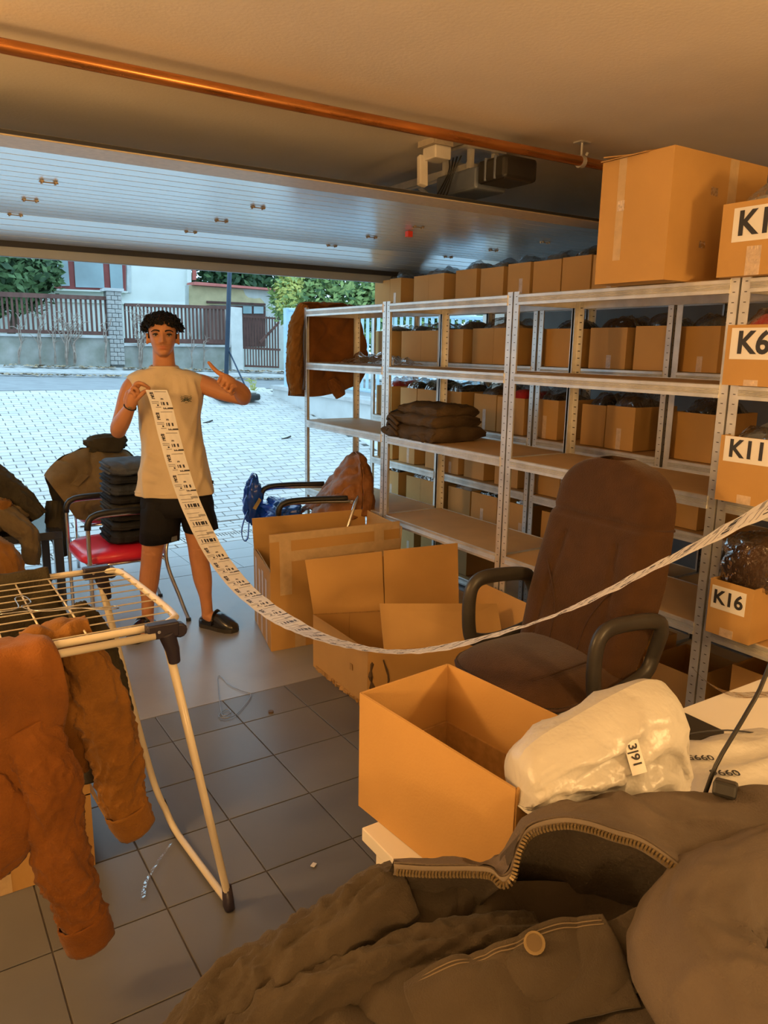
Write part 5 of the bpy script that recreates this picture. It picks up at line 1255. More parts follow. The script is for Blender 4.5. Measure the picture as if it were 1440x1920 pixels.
labs = ['bottom pair of the folded dark jeans on the red chair', 'second pair from the bottom of the jeans stack', 'third pair from the bottom of the jeans stack', 'fourth pair from the bottom of the jeans stack', 'fifth pair from the bottom of the jeans stack', 'third pair from the top of the jeans stack', 'second pair from the top of the jeans stack', 'blue-grey jeans on top of the stack']
for i, (h, mi) in enumerate(((.075, 0), (.05, 2), (.045, 6), (.055, 3), (.045, 4), (.06, 1), (.05, 0), (.075, 5))):
    folded(labs[i], 1.11+rr.uniform(-.012, .012), 4.33+rr.uniform(-.01, .01), zz, .30+rr.uniform(-.02, .02), .29, h, jean[mi], 3.1*i+1, 'folded jeans on the red chair'); zz += h*1.0
# ---- brown leather jacket on the second red chair
bj = thing('brown_jacket', 'shiny brown jacket draped over the red chair behind the cartons', 'jacket', (2.35, 4.1, .4))
_c = V(2.36, 4.10, 0); _f2 = V(cos(pi-.22), sin(pi-.22), 0); _s2 = V(-_f2.y, _f2.x, 0)
def Q(a, b, z): return V(2.10, 4.16, 0)+_f2*a+_s2*(b if b < 0 else b*.70)+V(0, 0, z+.012)
cloth('front', [
    [Q(-.30, -.34, .52), Q(-.325, -.25, .72), Q(-.335, -.14, .86), Q(-.34, .0, .905), Q(-.335, .14, .85), Q(-.325, .25, .72), Q(-.30, .33, .55)],
    [Q(-.22, -.35, .50), Q(-.235, -.25, .66), Q(-.245, -.13, .78), Q(-.25, 0, .82), Q(-.245, .13, .77), Q(-.23, .25, .66), Q(-.21, .33, .52)],
    [Q(-.12, -.31, .50), Q(-.14, -.22, .60), Q(-.15, -.1, .66), Q(-.15, 0, .68), Q(-.14, .11, .66), Q(-.12, .22, .60), Q(-.10, .30, .52)],
    [Q(-.02, -.27, .485), Q(-.03, -.18, .52), Q(-.04, -.1, .55), Q(-.04, 0, .56), Q(-.03, .1, .55), Q(-.02, .2, .52), Q(0, .28, .485)]], 80, 56, leath, bj, .011, 11, 5.5, 1.0)
cloth('back', [
    [Q(-.30, -.34, .52), Q(-.325, -.25, .72), Q(-.335, -.14, .86), Q(-.34, .0, .905), Q(-.335, .14, .85), Q(-.325, .25, .72), Q(-.30, .33, .55)],
    [Q(-.36, -.35, .50), Q(-.385, -.25, .68), Q(-.395, -.14, .80), Q(-.40, 0, .84), Q(-.395, .14, .80), Q(-.385, .25, .68), Q(-.36, .33, .52)],
    [Q(-.38, -.33, .36), Q(-.40, -.24, .46), Q(-.41, -.12, .52), Q(-.41, 0, .54), Q(-.41, .12, .52), Q(-.40, .24, .46), Q(-.38, .32, .38)]], 70, 40, leath, bj, .010, 11, 7.5, .8)
# ---- blue bag beside that chair
bl_m = M('blue_poly_bag', (.01, .085, .48), .22, var=.25, scale=9, spec=.6, coat=.3)
bb_ = thing('blue_bag', 'glossy blue shopping bag lying on the red chair seat', 'bag', (2.0, 4.42, .47))
m = MB(); m.grid(lump(2.02, 4.33, .53, .10, .17, .075, 3.0, .30, 44, 30, 2.4, .85), wrap=True); obj('bag_body', m, bl_m, bb_, True)
m = MB(); m.grid(lump(1.90, 4.48, .585, .055, .05, .14, 6.0, .28, 40, 34, 2.6, .9), wrap=True); obj('bag_side', m, bl_m, bb_, True)
m = MB(); k_ = spline([V(1.885, 4.50, .68), V(1.90, 4.49, .76), V(1.925, 4.48, .755), V(1.935, 4.47, .67)], 16); m.grid([[p+V(0, .014, 0), p-V(0, .014, 0)] for p in k_]); obj('bag_handle', m, bl_m, bb_, True, solid=.003)
m = MB(); k_ = spline([V(1.855, 4.46, .54), V(1.82, 4.45, .47), V(1.80, 4.44, .40), V(1.815, 4.44, .345), V(1.845, 4.45, .36), V(1.86, 4.46, .46)], 24); m.grid([[p+V(.004, .016, 0), p-V(.004, .016, 0)] for p in k_]); obj('bag_handle', m, bl_m, bb_, True, solid=.004)
m = MB(); m.slab([V(1.868, 4.415, .555), V(1.885, 4.405, .545), V(1.925, 4.405, .605), V(1.91, 4.41, .62)], (-.3, -1, 0), .004); obj('printed_patch', m, M('ochre_print', (.5, .36, .10), .5), bb_)
# ---- folded jacket on the rack
fj = thing('folded_jacket', 'dark brown jacket folded on the middle shelf of the rack', 'jacket', (2.62, 3.45, 1.063), None)
def foldlayer(name, z, h, y0, y1, x0, x1, seed, mat, sag=0.0):
    m = MB(); G = []; n, mm = 44, 40
    for i in range(mm+1):
        v = i/mm; y = y0+(y1-y0)*v; row = []
        for j in range(n):
            a = 2*pi*j/n; c_, s_ = cos(a), sin(a); k = (abs(c_)**3+abs(s_)**3)**(-1/3)
            hw = (x1-x0)/2; q = V(c_*2+seed, s_*2, v*5+seed)
            w_ = .010*(1-2*abs(noise.noise(q)))+.008*noise.noise(q*2)
            e = min(1, .72+4*min(v, 1-v))
            x = (x0+x1)/2+c_*k*hw+c_*w_; zz_ = z+h/2+s_*k*h/2*e+s_*w_
            row.append(V(x, y+.02*noise.noise(V(c_*2, s_*2, seed)), zz_-sag*max(0, (2.44-x))*1.2))
        G.append(row)
    m.grid(G, wrap=True); b = len(m.v)-n; m.f.append(tuple(range(n))[::-1]); m.m.append(0); m.f.append(tuple(range(b, b+n))); m.m.append(0)
    return obj(name, m, mat, fj, True)
djk = M('dark_brown_canvas', (.085, .055, .028), .9, var=.25, scale=8, bump=.3, bscale=200, spec=.2)
foldlayer('lower_fold', 1.064, .085, 3.25, 3.74, 2.40, 2.76, 1.0, djk, .3)
foldlayer('upper_fold', 1.135, .07, 3.27, 3.72, 2.42, 2.74, 4.0, djk)
foldlayer('top_fold', 1.19, .065, 3.29, 3.66, 2.46, 2.74, 7.0, djk)
sleeve('collar', [V(2.60, 3.60, 1.225), V(2.52, 3.68, 1.20), V(2.46, 3.74, 1.175)], [.028, .032, .02], M('black_corduroy', (.02, .017, .014), .9), fj, .004, 20, 2, 20, 30, .7, .002)
for k in range(3):
    m = MB(); m.tube(spline([V(2.41, 3.70, 1.09+.035*k), V(2.395, 3.66, 1.12+.03*k), V(2.39, 3.60, 1.10+.03*k), V(2.395, 3.57, 1.08+.03*k)], 14), .011, 8); obj('cuff_roll', m, djk, fj, True)
# ---- brown jacket hanging over the street end of the rack
hj = thing('brown_jacket', 'brown canvas jacket hung over the street end of the rack', 'jacket', (2.5, 4.8, 1.2))
yE = 4.775
cloth('front', [
    [V(2.44, yE-.03, 1.845), V(2.55, yE-.02, 1.835), V(2.68, yE-.02, 1.845), V(2.84, yE, 1.83)],
    [V(2.40, yE+.05, 1.83), V(2.55, yE+.05, 1.845), V(2.68, yE+.05, 1.85), V(2.86, yE+.05, 1.82)],
    [V(2.36, yE+.085, 1.70), V(2.55, yE+.07, 1.72), V(2.70, yE+.07, 1.72), V(2.93, yE+.07, 1.68)],
    [V(2.335, yE+.09, 1.55), V(2.55, yE+.075, 1.55), V(2.72, yE+.07, 1.55), V(2.97, yE+.06, 1.52)],
    [V(2.33, yE+.09, 1.38), V(2.55, yE+.075, 1.36), V(2.72, yE+.07, 1.38), V(2.96, yE+.06, 1.40)],
    [V(2.335, yE+.08, 1.225), V(2.53, yE+.07, 1.215), V(2.70, yE+.07, 1.235), V(2.90, yE+.06, 1.30)]], 64, 70, rust, hj, .012, 8, 3.3, .7)
sleeve('sleeve', [V(2.425, yE-.0, 1.84), V(2.39, yE+.03, 1.72), V(2.372, yE+.04, 1.55), V(2.368, yE+.045, 1.38), V(2.385, yE+.045, 1.235)], [.03, .055, .06, .057, .048], tan_c, hj, .009, 12, 2.2, 30, 70, .7, .004)
m = MB(); m.tube(spline([V(2.425, yE-.035, 1.80), V(2.405, yE-.035, 1.60), V(2.415, yE-.03, 1.40), V(2.405, yE-.02, 1.27)], 30), .012, 8); obj('zip_edge', m, M('dark_zip', (.06, .05, .045), .6), hj, True)
sleeve('sleeve', [V(2.66, yE+.06, 1.34), V(2.70, yE+.055, 1.28), V(2.735, yE+.05, 1.215)], [.03, .05, .04], rust, hj, .006, 14, 5.2, 26, 40, .7, .003)
# ------------------------------------------------------------------ the man
PO = V(1.27, 3.98, 0); _n = V(PO.x, PO.y, 0).normalized(); PU = V(_n.y, -_n.x, 0); PWd = -_n
def L(u, w, z): return PO+PU*u+PWd*w+V(0, 0, z)
def Lv(p): return L(p[0], p[1], p[2])
skin = M('skin', (.52, .235, .105), .52, var=.06, scale=20, bump=.03, bscale=300, spec=.35, sss=.06)
man = thing('person', 'young man in a cream sleeveless shirt holding a label strip with thumb up', 'person', tuple(L(-.03, 0, 0)))
B = MB()
def limb(pts, rad, n=20, k=24, ell=None, up=None):
    P = spline([Lv(p) for p in pts], k); R_ = fspline(rad, k)
    B.tube(P, R_, n, True, 0, up, ell=[(r_*e_[0], r_*e_[1]) for r_, e_ in zip(R_, [(1, 1)]*k)] if ell is None else ell)
    B.ball(P[0], R_[0], 12, 8); B.ball(P[-1], R_[-1], 12, 8)
# torso (under the clothes) and pelvis
def ring(c, a, b, z, n=40, pw=2.4):
    out = []
    for j in range(n):
        t = 2*pi*j/n; c_, s_ = cos(t), sin(t); k = (abs(c_)**pw+abs(s_)**pw)**(-1/pw); out.append(L(c[0]+a*c_*k, c[1]+b*s_*k, z))
    return out
B.rings([ring((-.02, -.01), .14, .10, .72), ring((-.02, -.01), .150, .098, .82), ring((-.025, 0), .140, .092, .95), ring((-.03, 0), .135, .095, 1.05), ring((-.035, 0), .145, .10, 1.18), ring((-.045, -.005), .155, .10, 1.28), ring((-.05, -.01), .155, .088, 1.35), ring((-.05, -.015), .125, .07, 1.395), ring((-.055, -.012), .075, .058, 1.43)])
# neck
B.rings([ring((-.055, -.012), .072, .062, 1.40, 32, 2), ring((-.056, -.008), .058, .056, 1.44, 32, 2), ring((-.056, 0), .055, .056, 1.48, 32, 2), ring((-.057, .0), .053, .055, 1.54, 32, 2)])
# head
HZ = [1.494, 1.500, 1.512, 1.530, 1.555, 1.580, 1.610, 1.640, 1.668, 1.690, 1.703, 1.708]
HW = [.014, .026, .037, .047, .0565, .063, .0675, .070, .067, .055, .034, .008]
HF = [.070, .079, .084, .0855, .086, .0865, .0865, .086, .078, .060, .036, .010]
HB = [.005, .02, .04, .055, .066, .078, .090, .095, .092, .076, .045, .010]
hc = (-.057, .005)
Nz, Na = 70, 72
zs = fspline(HZ, Nz); ws = fspline(HW, Nz); fs_ = fspline(HF, Nz); bs = fspline(HB, Nz)
def ga(x, s): return math.exp(-(x/s)**2)
rg = []
for i in range(Nz):
    z = zs[i]; row = []
    for j in range(Na):
        a = 2*pi*j/Na; c_, s_ = cos(a), sin(a)
        u = ws[i]*math.copysign(abs(c_)**.88, c_); w = (fs_[i] if s_ > 0 else bs[i])*math.copysign(abs(s_)**(.92 if s_ > 0 else 1), s_)
        fr = max(0, s_)**.5 if s_ > 0 else 0
        if fr:
            d = 0
            t_ = min(max((1.618-z)/(1.618-1.572), 0), 1)
            d += (.006+.020*t_)*ga(u, .0075+.004*t_)*(1 if z > 1.570 else ga(z-1.570, .006))*(1 if z < 1.618 else ga(z-1.618, .010))
            d += .006*(ga(u-.013, .006)+ga(u+.013, .006))*ga(z-1.571, .007)
            for e_ in (-.0335, .0335): d -= .0115*ga(u-e_, .0165)*ga(z-1.606, .0115)
            d += .0035*ga(z-1.628, .008)*ga(abs(u)-.03, .028)
            d += .006*ga(u, .021)*ga(z-1.549, .0055)+.0065*ga(u, .019)*ga(z-1.537, .0055)-.0045*ga(u, .024)*ga(z-1.543, .0022)
            d -= .004*ga(u, .02)*ga(z-1.526, .005); d += .006*ga(u, .018)*ga(z-1.508, .010)
            d += .0035*(ga(u-.045, .018)+ga(u+.045, .018))*ga(z-1.583, .016)
            w += d*fr
        row.append(L(hc[0]+u, hc[1]+w, z))
    rg.append(row)
B.rings(rg)
for s in (-1, 1):   # ears
    ec = L(hc[0]+s*.071, -.004, 1.586); B.rings([[ec+PU*s*(dx)+PWd*(-.010*dx*40+r_*.016*cos(2*pi*j/16))+V(0, 0, r_*.029*sin(2*pi*j/16)) for j in range(16)] for dx, r_ in ((-.012, .6), (0, .85), (.006, 1.0), (.011, 1.0), (.013, .86), (.009, .62), (.008, .3))])
# arms
limb([(-.185, -.005, 1.365), (-.222, .0, 1.33), (-.262, .018, 1.22), (-.296, .04, 1.125)], [.050, .052, .046, .040])
limb([(-.296, .04, 1.122), (-.285, .085, 1.15), (-.255, .15, 1.20), (-.224, .20, 1.252)], [.040, .043, .037, .026])
limb([(.095, -.005, 1.365), (.142, .01, 1.355), (.235, .05, 1.318), (.335, .085, 1.292)], [.050, .050, .043, .040])
limb([(.338, .088, 1.292), (.332, .125, 1.312), (.305, .175, 1.345), (.277, .222, 1.368)], [.040, .043, .036, .026])
# left fist with thumb up
limb([(.277, .222, 1.368), (.258, .236, 1.380), (.236, .246, 1.392)], [.026, .030, .030])
limb([(.262, .236, 1.362), (.246, .248, 1.372)], [.026, .024], k=6)
for k in range(4):
    b0 = V(.222, .258, 1.410)+V(.0172, .001, -.0182)*k; ln = (.95, 1.0, .95, .82)[k]
    pip = b0+V(-.021, .017, -.028)*ln; dip = pip+V(.012, -.014, -.014)*ln; tip = dip+V(.014, -.010, .010)*ln
    limb([tuple(b0+V(.014, -.012, .002)), tuple(b0), tuple(b0.lerp(pip, .5)+V(-.001, .002, 0)), tuple(pip)], [.0102, .0092, .0086, .0085], 12, 10)
    limb([tuple(pip), tuple(dip), tuple(tip)], [.0085, .0080, .0072], 12, 8)
limb([(.246, .240, 1.398), (.222, .252, 1.416), (.201, .256, 1.428)], [.016, .0135, .0115], 12, 10)
limb([(.201, .256, 1.428), (.180, .255, 1.449), (.160, .253, 1.474)], [.0112, .0105, .0082], 12, 10)
# right hand pinching the strip
limb([(-.224, .20, 1.252), (-.214, .212, 1.285), (-.204, .218, 1.318)], [.026, .031, .030])
limb([(-.232, .205, 1.285), (-.222, .212, 1.318)], [.022, .021], k=6)
fing = [[(-.192, .222, 1.338), (-.170, .240, 1.366), (-.147, .245, 1.362), (-.128, .242, 1.350)],
        [(-.206, .224, 1.342), (-.184, .246, 1.372), (-.158, .252, 1.370), (-.138, .250, 1.358)],
        [(-.216, .224, 1.330), (-.200, .250, 1.352), (-.180, .256, 1.338), (-.182, .244, 1.320)],
        [(-.224, .222, 1.314), (-.210, .248, 1.330), (-.194, .252, 1.316), (-.198, .240, 1.302)]]
for f_, r0 in zip(fing, (.0098, .0100, .0096, .0085)): limb(f_, [r0*1.08, r0, r0*.95, r0*.82], 12, 14)
limb([(-.196, .225, 1.290), (-.172, .240, 1.312), (-.152, .242, 1.330), (-.131, .238, 1.340)], [.0155, .0125, .0112, .0088], 12, 14)
# legs
limb([(-.10, -.005, .80), (-.125, .005, .65), (-.158, .015, .47)], [.085, .078, .056])
limb([(-.158, .015, .47), (-.168, .0, .40), (-.184, -.012, .29), (-.196, -.012, .17), (-.200, -.010, .09)], [.056, .054, .052, .036, .032])
limb([(.06, -.005, .80), (.075, .0, .65), (.082, .008, .48)], [.085, .076, .055])
limb([(.082, .008, .48), (.086, 0, .41), (.100, -.012, .30), (.114, -.012, .18), (.120, -.010, .09)], [.055, .052, .051, .035, .031])
limb([(-.200, -.02, .075), (-.215, .05, .05), (-.225, .12, .04)], [.034, .036, .028])
limb([(.120, -.015, .075), (.17, .015, .05), (.225, .05, .04)], [.033, .036, .028])
tmp = obj('body', B, skin, None)
md = tmp.modifiers.new('fuse', 'REMESH'); md.mode = 'VOXEL'; md.voxel_size = .0031
md2 = tmp.modifiers.new('smooth', 'SMOOTH'); md2.factor = .5; md2.iterations = 3
dg = bpy.context.evaluated_depsgraph_get(); me = bpy.data.meshes.new_from_object(tmp.evaluated_get(dg))
off = WO[tmp]; bpy.data.objects.remove(tmp)
body = bpy.data.objects.new('body', me); COL.objects.link(body)
for v in me.vertices: v.co += off
me.polygons.foreach_set('use_smooth', [True]*len(me.polygons))
body.parent = man; body.location = -WO[man]; WO[body] = V(0, 0, 0)
me.materials.clear(); me.materials.append(skin)
# skin tones: lips, faint moustache and jaw, with darker eye surrounds
ca = me.color_attributes.new('tone', 'FLOAT_COLOR', 'POINT')
HO = L(hc[0], hc[1], 0)
for i, v in enumerate(me.vertices):
    z = v.co.z; c = (1.0, 1.0, 1.0)
    if 1.49 < z < 1.66:
        d = v.co-HO; u = d.dot(PU); w = d.dot(PWd)
        if w > .05:
            k = max(ga(u, .020)*ga(z-1.548, .0045), ga(u, .018)*ga(z-1.537, .0050)); c = (1-.22*k, 1-.55*k, 1-.5*k)
            mo = .55*ga(u, .028)*ga(z-1.557, .0045)*(1-ga(u, .004)*.5); go = .45*ga(u, .022)*ga(z-1.503, .008)
            eye = .35*(ga(u-.0335, .017)+ga(u+.0335, .017))*ga(z-1.606, .010)
            f_ = 1-min(.7, mo+go+eye); c = tuple(x*f_ for x in c)
    ca.data[i].color = (*c, 1)
nt = skin.node_tree; at_n = nt.nodes.new('ShaderNodeAttribute'); at_n.attribute_name = 'tone'
mx = nt.nodes.new('ShaderNodeMix'); mx.data_type = 'RGBA'; mx.blend_type = 'MULTIPLY'; mx.inputs[0].default_value = 1.0
bs_ = nt.nodes['Principled BSDF']; src = bs_.inputs['Base Color'].links[0].from_socket
nt.links.new(src, mx.inputs[6]); nt.links.new(at_n.outputs['Color'], mx.inputs[7]); nt.links.new(mx.outputs[2], bs_.inputs['Base Color'])
# eyes and brows
hair_m = M('black_hair', (.0065, .005, .004), .6, var=.3, scale=40, spec=.25)
for s, nm in ((-1, 'eye'), (1, 'eye')):
    ec = L(hc[0]+s*.0325, .0725, 1.6055); m = MB(); m.ball(ec, .0115, 18, 12); eo = obj('eye', m, M('eye_white', (.30, .26, .23), .3), body, True)
    m = MB(); m.ball(ec+PWd*.0072+V(0, 0, -.0005), .0062, 14, 10); obj('iris', m, M('dark_iris', (.02, .012, .008), .15), eo, True)
    m = MB(); m.tube(spline([ec+PU*(x*.0135)+PWd*(.0125-.006*x*x)+V(0, 0, .0042-.0040*x*x) for x in (-1, -.5, 0, .5, 1)], 14), .0026, 6); obj('eyelashes', m, hair_m, eo, True)
    m = MB(); pts = [L(hc[0]+s*x, .093-.9*(x-.012)**1.6, z) for x, z in ((.013, 1.6225), (.024, 1.6265), (.036, 1.6275), (.047, 1.6235), (.053, 1.6185))]
    m.tube(spline(pts, 16), 0, 8, ell=[(.0040*(1-.5*i/15), .0050*(1-.5*i/15)) for i in range(16)], up=(0, 0, 1)); obj('eyebrow', m, hair_m, body, True)
# hair: cap and curls
rr = random.Random(4); hm = MB(); capg = []
def scalp(th, ph, off=0.0):
    d = V(sin(th)*cos(ph), sin(th)*sin(ph), cos(th))
    return L(hc[0]+d.x*(.080+off), -.006+d.y*(.100+off), 1.628+d.z*(.078+off))
for i in range(13):
    th = .02+1.62*i/12; row = []
    for j in range(40):
        ph = 2*pi*j/40; t2 = th
        fr = max(0, sin(ph)); t2 = min(th, 1.62-.42*fr**1.5)
        row.append(scalp(t2, ph, -.004))
    capg.append(row)
hm.grid(capg, wrap=True); cap = obj('hair', hm, hair_m, man, True)
hm = MB()
for i in range(680):
    th = math.acos(1-rr.random()*(1-cos(1.66))); ph = rr.uniform(0, 2*pi)
    fr = max(0, sin(ph))
    if th > 1.60-.40*fr**1.5: continue
    big = .6+.4*min(1, (1.7-th)); side = 1+.9*abs(cos(ph))*ga(th-1.25, .45)
    p = scalp(th, ph, .004); n_ = (scalp(th, ph, .02)-scalp(th, ph, 0)).normalized(); t1 = n_.cross(V(rr.gauss(0, 1), rr.gauss(0, 1), rr.gauss(0, 1))).normalized(); t2 = n_.cross(t1)
    ln = rr.uniform(.008, .017)*side; rad = rr.uniform(.005, .0085); tw = rr.uniform(5, 9); f0 = rr.uniform(0, 6.3); lean = (t1*rr.gauss(0, .4)+V(0, 0, -.25 if th > 1.0 else .1))
    pts = [p+n_*(ln*q/9)+lean*(ln*q/9)+t1*(rad*cos(f0+tw*q/9))+t2*(rad*sin(f0+tw*q/9)) for q in range(10)]
    hm.tube(pts, [.0042*(1-.055*q) for q in range(10)], 5)
cu = obj('curls', hm, hair_m, cap, True); cu['kind'] = 'stuff'
# sideburns
for s in (-1, 1):
    m = MB(); m.grid([[L(hc[0]+s*(.0665+.003*sin(a_)), .018+.014*a_, 1.632-.045*q_) for a_ in (-1, -.5, 0, .5, 1)] for q_ in (0, .3, .6, 1)]); obj('sideburn', m, hair_m, cap, True, solid=.004)
# shirt
cream_c = M('cream_jersey', (.66, .53, .34), .85, var=.05, scale=5, bump=.12, bscale=260, spec=.2)
sr = [(.775, -.027, .196, .122), (.80, -.027, .195, .122), (.90, -.026, .180, .118), (1.02, -.026, .165, .116), (1.12, -.033, .161, .118), (1.20, -.036, .160, .122), (1.28, -.04, .163, .120), (1.335, -.045, .176, .112), (1.372, -.048, .190, .100), (1.398, -.050, .186, .088), (1.418, -.053, .150, .078), (1.434, -.055, .110, .070), (1.446, -.057, .078, .066), (1.452, -.057, .069, .064)]
n_ = 128; G = []
FOLDS = [((.115, 1.30), (.02, 1.05), .010, .010), ((.10, 1.24), (.05, .95), .012, .008), ((-.19, 1.02), (-.10, .97), .010, .012), ((-.20, .95), (-.09, .90), .011, .012), ((-.20, .88), (-.11, .86), .010, .010), ((-.17, 1.34), (-.12, 1.18), .010, .010),
         ((.0, 1.40), (.01, 1.28), .008, .006), ((.04, 1.39), (.06, 1.29), .008, .006), ((-.10, 1.40), (-.14, 1.25), .009, .007), ((.13, .95), (.09, .80), .012, .009), ((.02, .93), (.03, .79), .014, .007), ((-.15, 1.16), (-.17, 1.0), .010, .010)]
def foldsum(u, z):
    t_ = 0
    for (a_, b_, w_, h_) in FOLDS:
        dx, dz = b_[0]-a_[0], b_[1]-a_[1]; k_ = min(1, max(0, ((u-a_[0])*dx+(z-a_[1])*dz)/(dx*dx+dz*dz)))
        d_ = sqrt((u-a_[0]-dx*k_)**2+(z-a_[1]-dz*k_)**2); t_ += h_*math.exp(-(d_/w_)**2)*sin(pi*min(1, max(.12, k_)))**.5
    return t_
par = [fspline([q[k] for q in sr], 150) for k in range(4)]
for i in range(150):
    z, cu_, hw, hd = (par[k][i] for k in range(4)); row = []
    for j in range(n_):
        a = 2*pi*j/n_; c_, s_ = cos(a), sin(a); pw = 2.7; k = (abs(c_)**pw+abs(s_)**pw)**(-1/pw)
        u, w = cu_+hw*c_*k, -.004+hd*s_*k
        amt = .024*min(1, max(0, (1.42-z)/.06)); q = V(u*8, w*8, z*3.4)
        f_ = noise.noise(q)+.9*(1-2*abs(noise.noise(q*1.5+V(4, 2, 1))))*.6
        vf = .5*sin(u*60+3*noise.noise(V(u*4, z*3, 1)))*max(0, ga(z-1.36, .06))*max(0, s_)
        d = max(.955, 1+ (amt*(f_-.3)+.006*vf)/hw)
        if s_ > 0: w += foldsum(u, z)*min(1, s_*2)
        row.append(L(cu_+(u-cu_)*d, w*d, z-(.012*abs(c_)**3 if z > 1.43 else 0)-.010*max(0, s_)*(1 if z > 1.44 else 0)+ (.004*sin(a*3) if i == 0 else 0)))
    G.append(row)
m = MB(); m.grid(G, wrap=True); shirt = obj('shirt', m, cream_c, man, True, solid=.004)
m = MB(); m.tube([p for p in G[-1]], .0085, 8, closed=True); obj('collar', m, cream_c, shirt, True)
m = MB(); m.tube([p+V(0, 0, .018) for p in G[0]], .0022, 6, closed=True); obj('hem_stitch', m, cream_c, shirt, True)
# chest emblem
grn = M('dark_green_print', (.03, .075, .06), .8)
m = MB(); ec = (.047, 1.285)
def chest(u, z):
    pw = 2.7; hw, hd, c0 = .162, .121, -.04; x = (u-c0)/hw; w = hd*(max(0, 1-abs(x)**pw))**(1/pw); return L(u, w+.006, z)
def mark(pts, r_=.0014): m.tube(spline([chest(ec[0]+a_, ec[1]+b_) for a_, b_ in pts], 10), r_, 5)
for s in (-1, 1):
    mark([(s*.006, -.004), (s*.016, .004), (s*.028, .010)]); mark([(s*.007, -.008), (s*.018, -.002), (s*.027, .003)]); mark([(s*.008, -.012), (s*.018, -.008), (s*.025, -.012)])
    mark([(s*.012, .012), (s*.02, .014), (s*.026, .018)], .001)
mark([(-.010, .008), (0, .011), (.010, .008)], .002); mark([(-.011, .001), (0, .003), (.011, .001)], .0028); mark([(-.009, -.006), (0, -.005), (.009, -.006)], .002); mark([(-.006, -.017), (0, -.016), (.006, -.017)], .0012)
mark([(-.012, .016), (0, .019), (.012, .016)], .001)
obj('chest_print', m, grn, shirt, True)
m = MB(); m.box(L(.171, .01, .835), (.006, .012, .018)); obj('side_tag', m, blackp, shirt)
# shorts
shm = M('black_shorts', (.010, .009, .009), .8, var=.2, scale=6, bump=.1, bscale=150, spec=.25)
def lring(cu_, cw, a, b, z, n=48):
    out = []
    for j in range(n):
        t = 2*pi*j/n; q = V(cos(t)*1.6, sin(t)*1.6, z*7+cu_*9); d = 1+.05*noise.noise(q)+.03*(1-2*abs(noise.noise(q*1.7))); out.append(L(cu_+a*cos(t)*d, cw+b*sin(t)*d, z+(.006*sin(t*2) if z < .6 else 0)))
    return out
m = MB(); m.rings([lring(-.022, -.004, .172, .114, .84), lring(-.022, -.004, .182, .120, .78), lring(-.022, -.004, .190, .122, .72), lring(-.018, -.004, .186, .114, .665)], True, True)
m.rings([lring(-.088, -.004, .108, .112, .75), lring(-.102, -.002, .108, .110, .68), lring(-.112, .0, .105, .106, .60), lring(-.118, .004, .102, .104, .522), lring(-.118, .004, .094, .096, .524)], True, False)
m.rings([lring(.055, -.004, .098, .108, .76), lring(.072, -.004, .098, .106, .70), lring(.088, -.002, .096, .102, .64), lring(.099, .0, .093, .10, .575), lring(.099, .0, .085, .092, .577)], True, False)
sh_ = obj('shorts', m, shm, man, True)
m = MB(); m.slab([L(-.058, .092, .535), L(-.026, .070, .535), L(-.026, .072, .562), L(-.054, .092, .560)], PWd, .003); obj('shorts_patch', m, M('grey_patch', (.12, .13, .15), .6), sh_)
# clogs
clm = M('black_leather', (.012, .011, .011), .24, var=.2, spec=.6, coat=.3); solem = M('dark_sole', (.03, .025, .02), .7)
def clog(h0, toe, nm):
    a, b = L(*h0), L(*toe); d = (b-a); ln = d.length; d.normalize(); s = V(-d.y, d.x, 0)
    up = MB(); rgs = []
    for t, hw, zt_ in ((.0, .022, .052), (.05, .034, .062), (.18, .038, .062), (.34, .040, .070), (.42, .042, .094), (.52, .045, .100), (.62, .048, .090), (.74, .050, .074), (.86, .046, .060), (.95, .034, .046), (1.0, .012, .034)):
        p = a+d*(ln*t); row = []
        for j in range(24):
            q = 2*pi*j/24; c_, s_ = cos(q), sin(q); row.append(p+s*(hw*math.copysign(abs(c_)**.8, c_))+V(0, 0, .022+(zt_-.022)*max(0, s_)**.7 if s_ > 0 else .020+.0*s_))
        rgs.append(row)
    up.rings(rgs); o = obj('clog', up, clm, man, True)
    so = MB(); so.rings([[a+d*(ln*t)+s*(hw*1.05*c_)+V(0, 0, z) for (t, hw, c_) in [(.0, .020, -1), (.1, .036, -1), (.35, .038, -1), (.6, .048, -1), (.8, .049, -1), (.95, .034, -1), (1.01, .0, 0), (.95, .034, 1), (.8, .049, 1), (.6, .048, 1), (.35, .038, 1), (.1, .036, 1), (.0, .020, 1)]] for z in (.001, .024)]); obj('sole', so, solem, o)
    st_ = MB(); p = a+d*(ln*.44); st_.tube([p+s*(.045*cos(q))+V(0, 0, .03+.072*sin(q)) for q in [pi*i/14 for i in range(15)]], 0, 8, ell=[(.002, .011)]*15, up=tuple(d)); obj('strap', st_, clm, o, True)
    bu = MB(); bu.tube([p+s*(-.044)+V(0, 0, .06), p+s*(-.048)+V(0, 0, .06)], .006, 10); bu.tube([p+s*(.044)+V(0, 0, .06), p+s*(.048)+V(0, 0, .06)], .006, 10); obj('buckle', bu, brass, o)
clog((.085, -.055, 0), (.275, .10, 0), 'left'); clog((-.175, -.06, 0), (-.285, .16, 0), 'right')
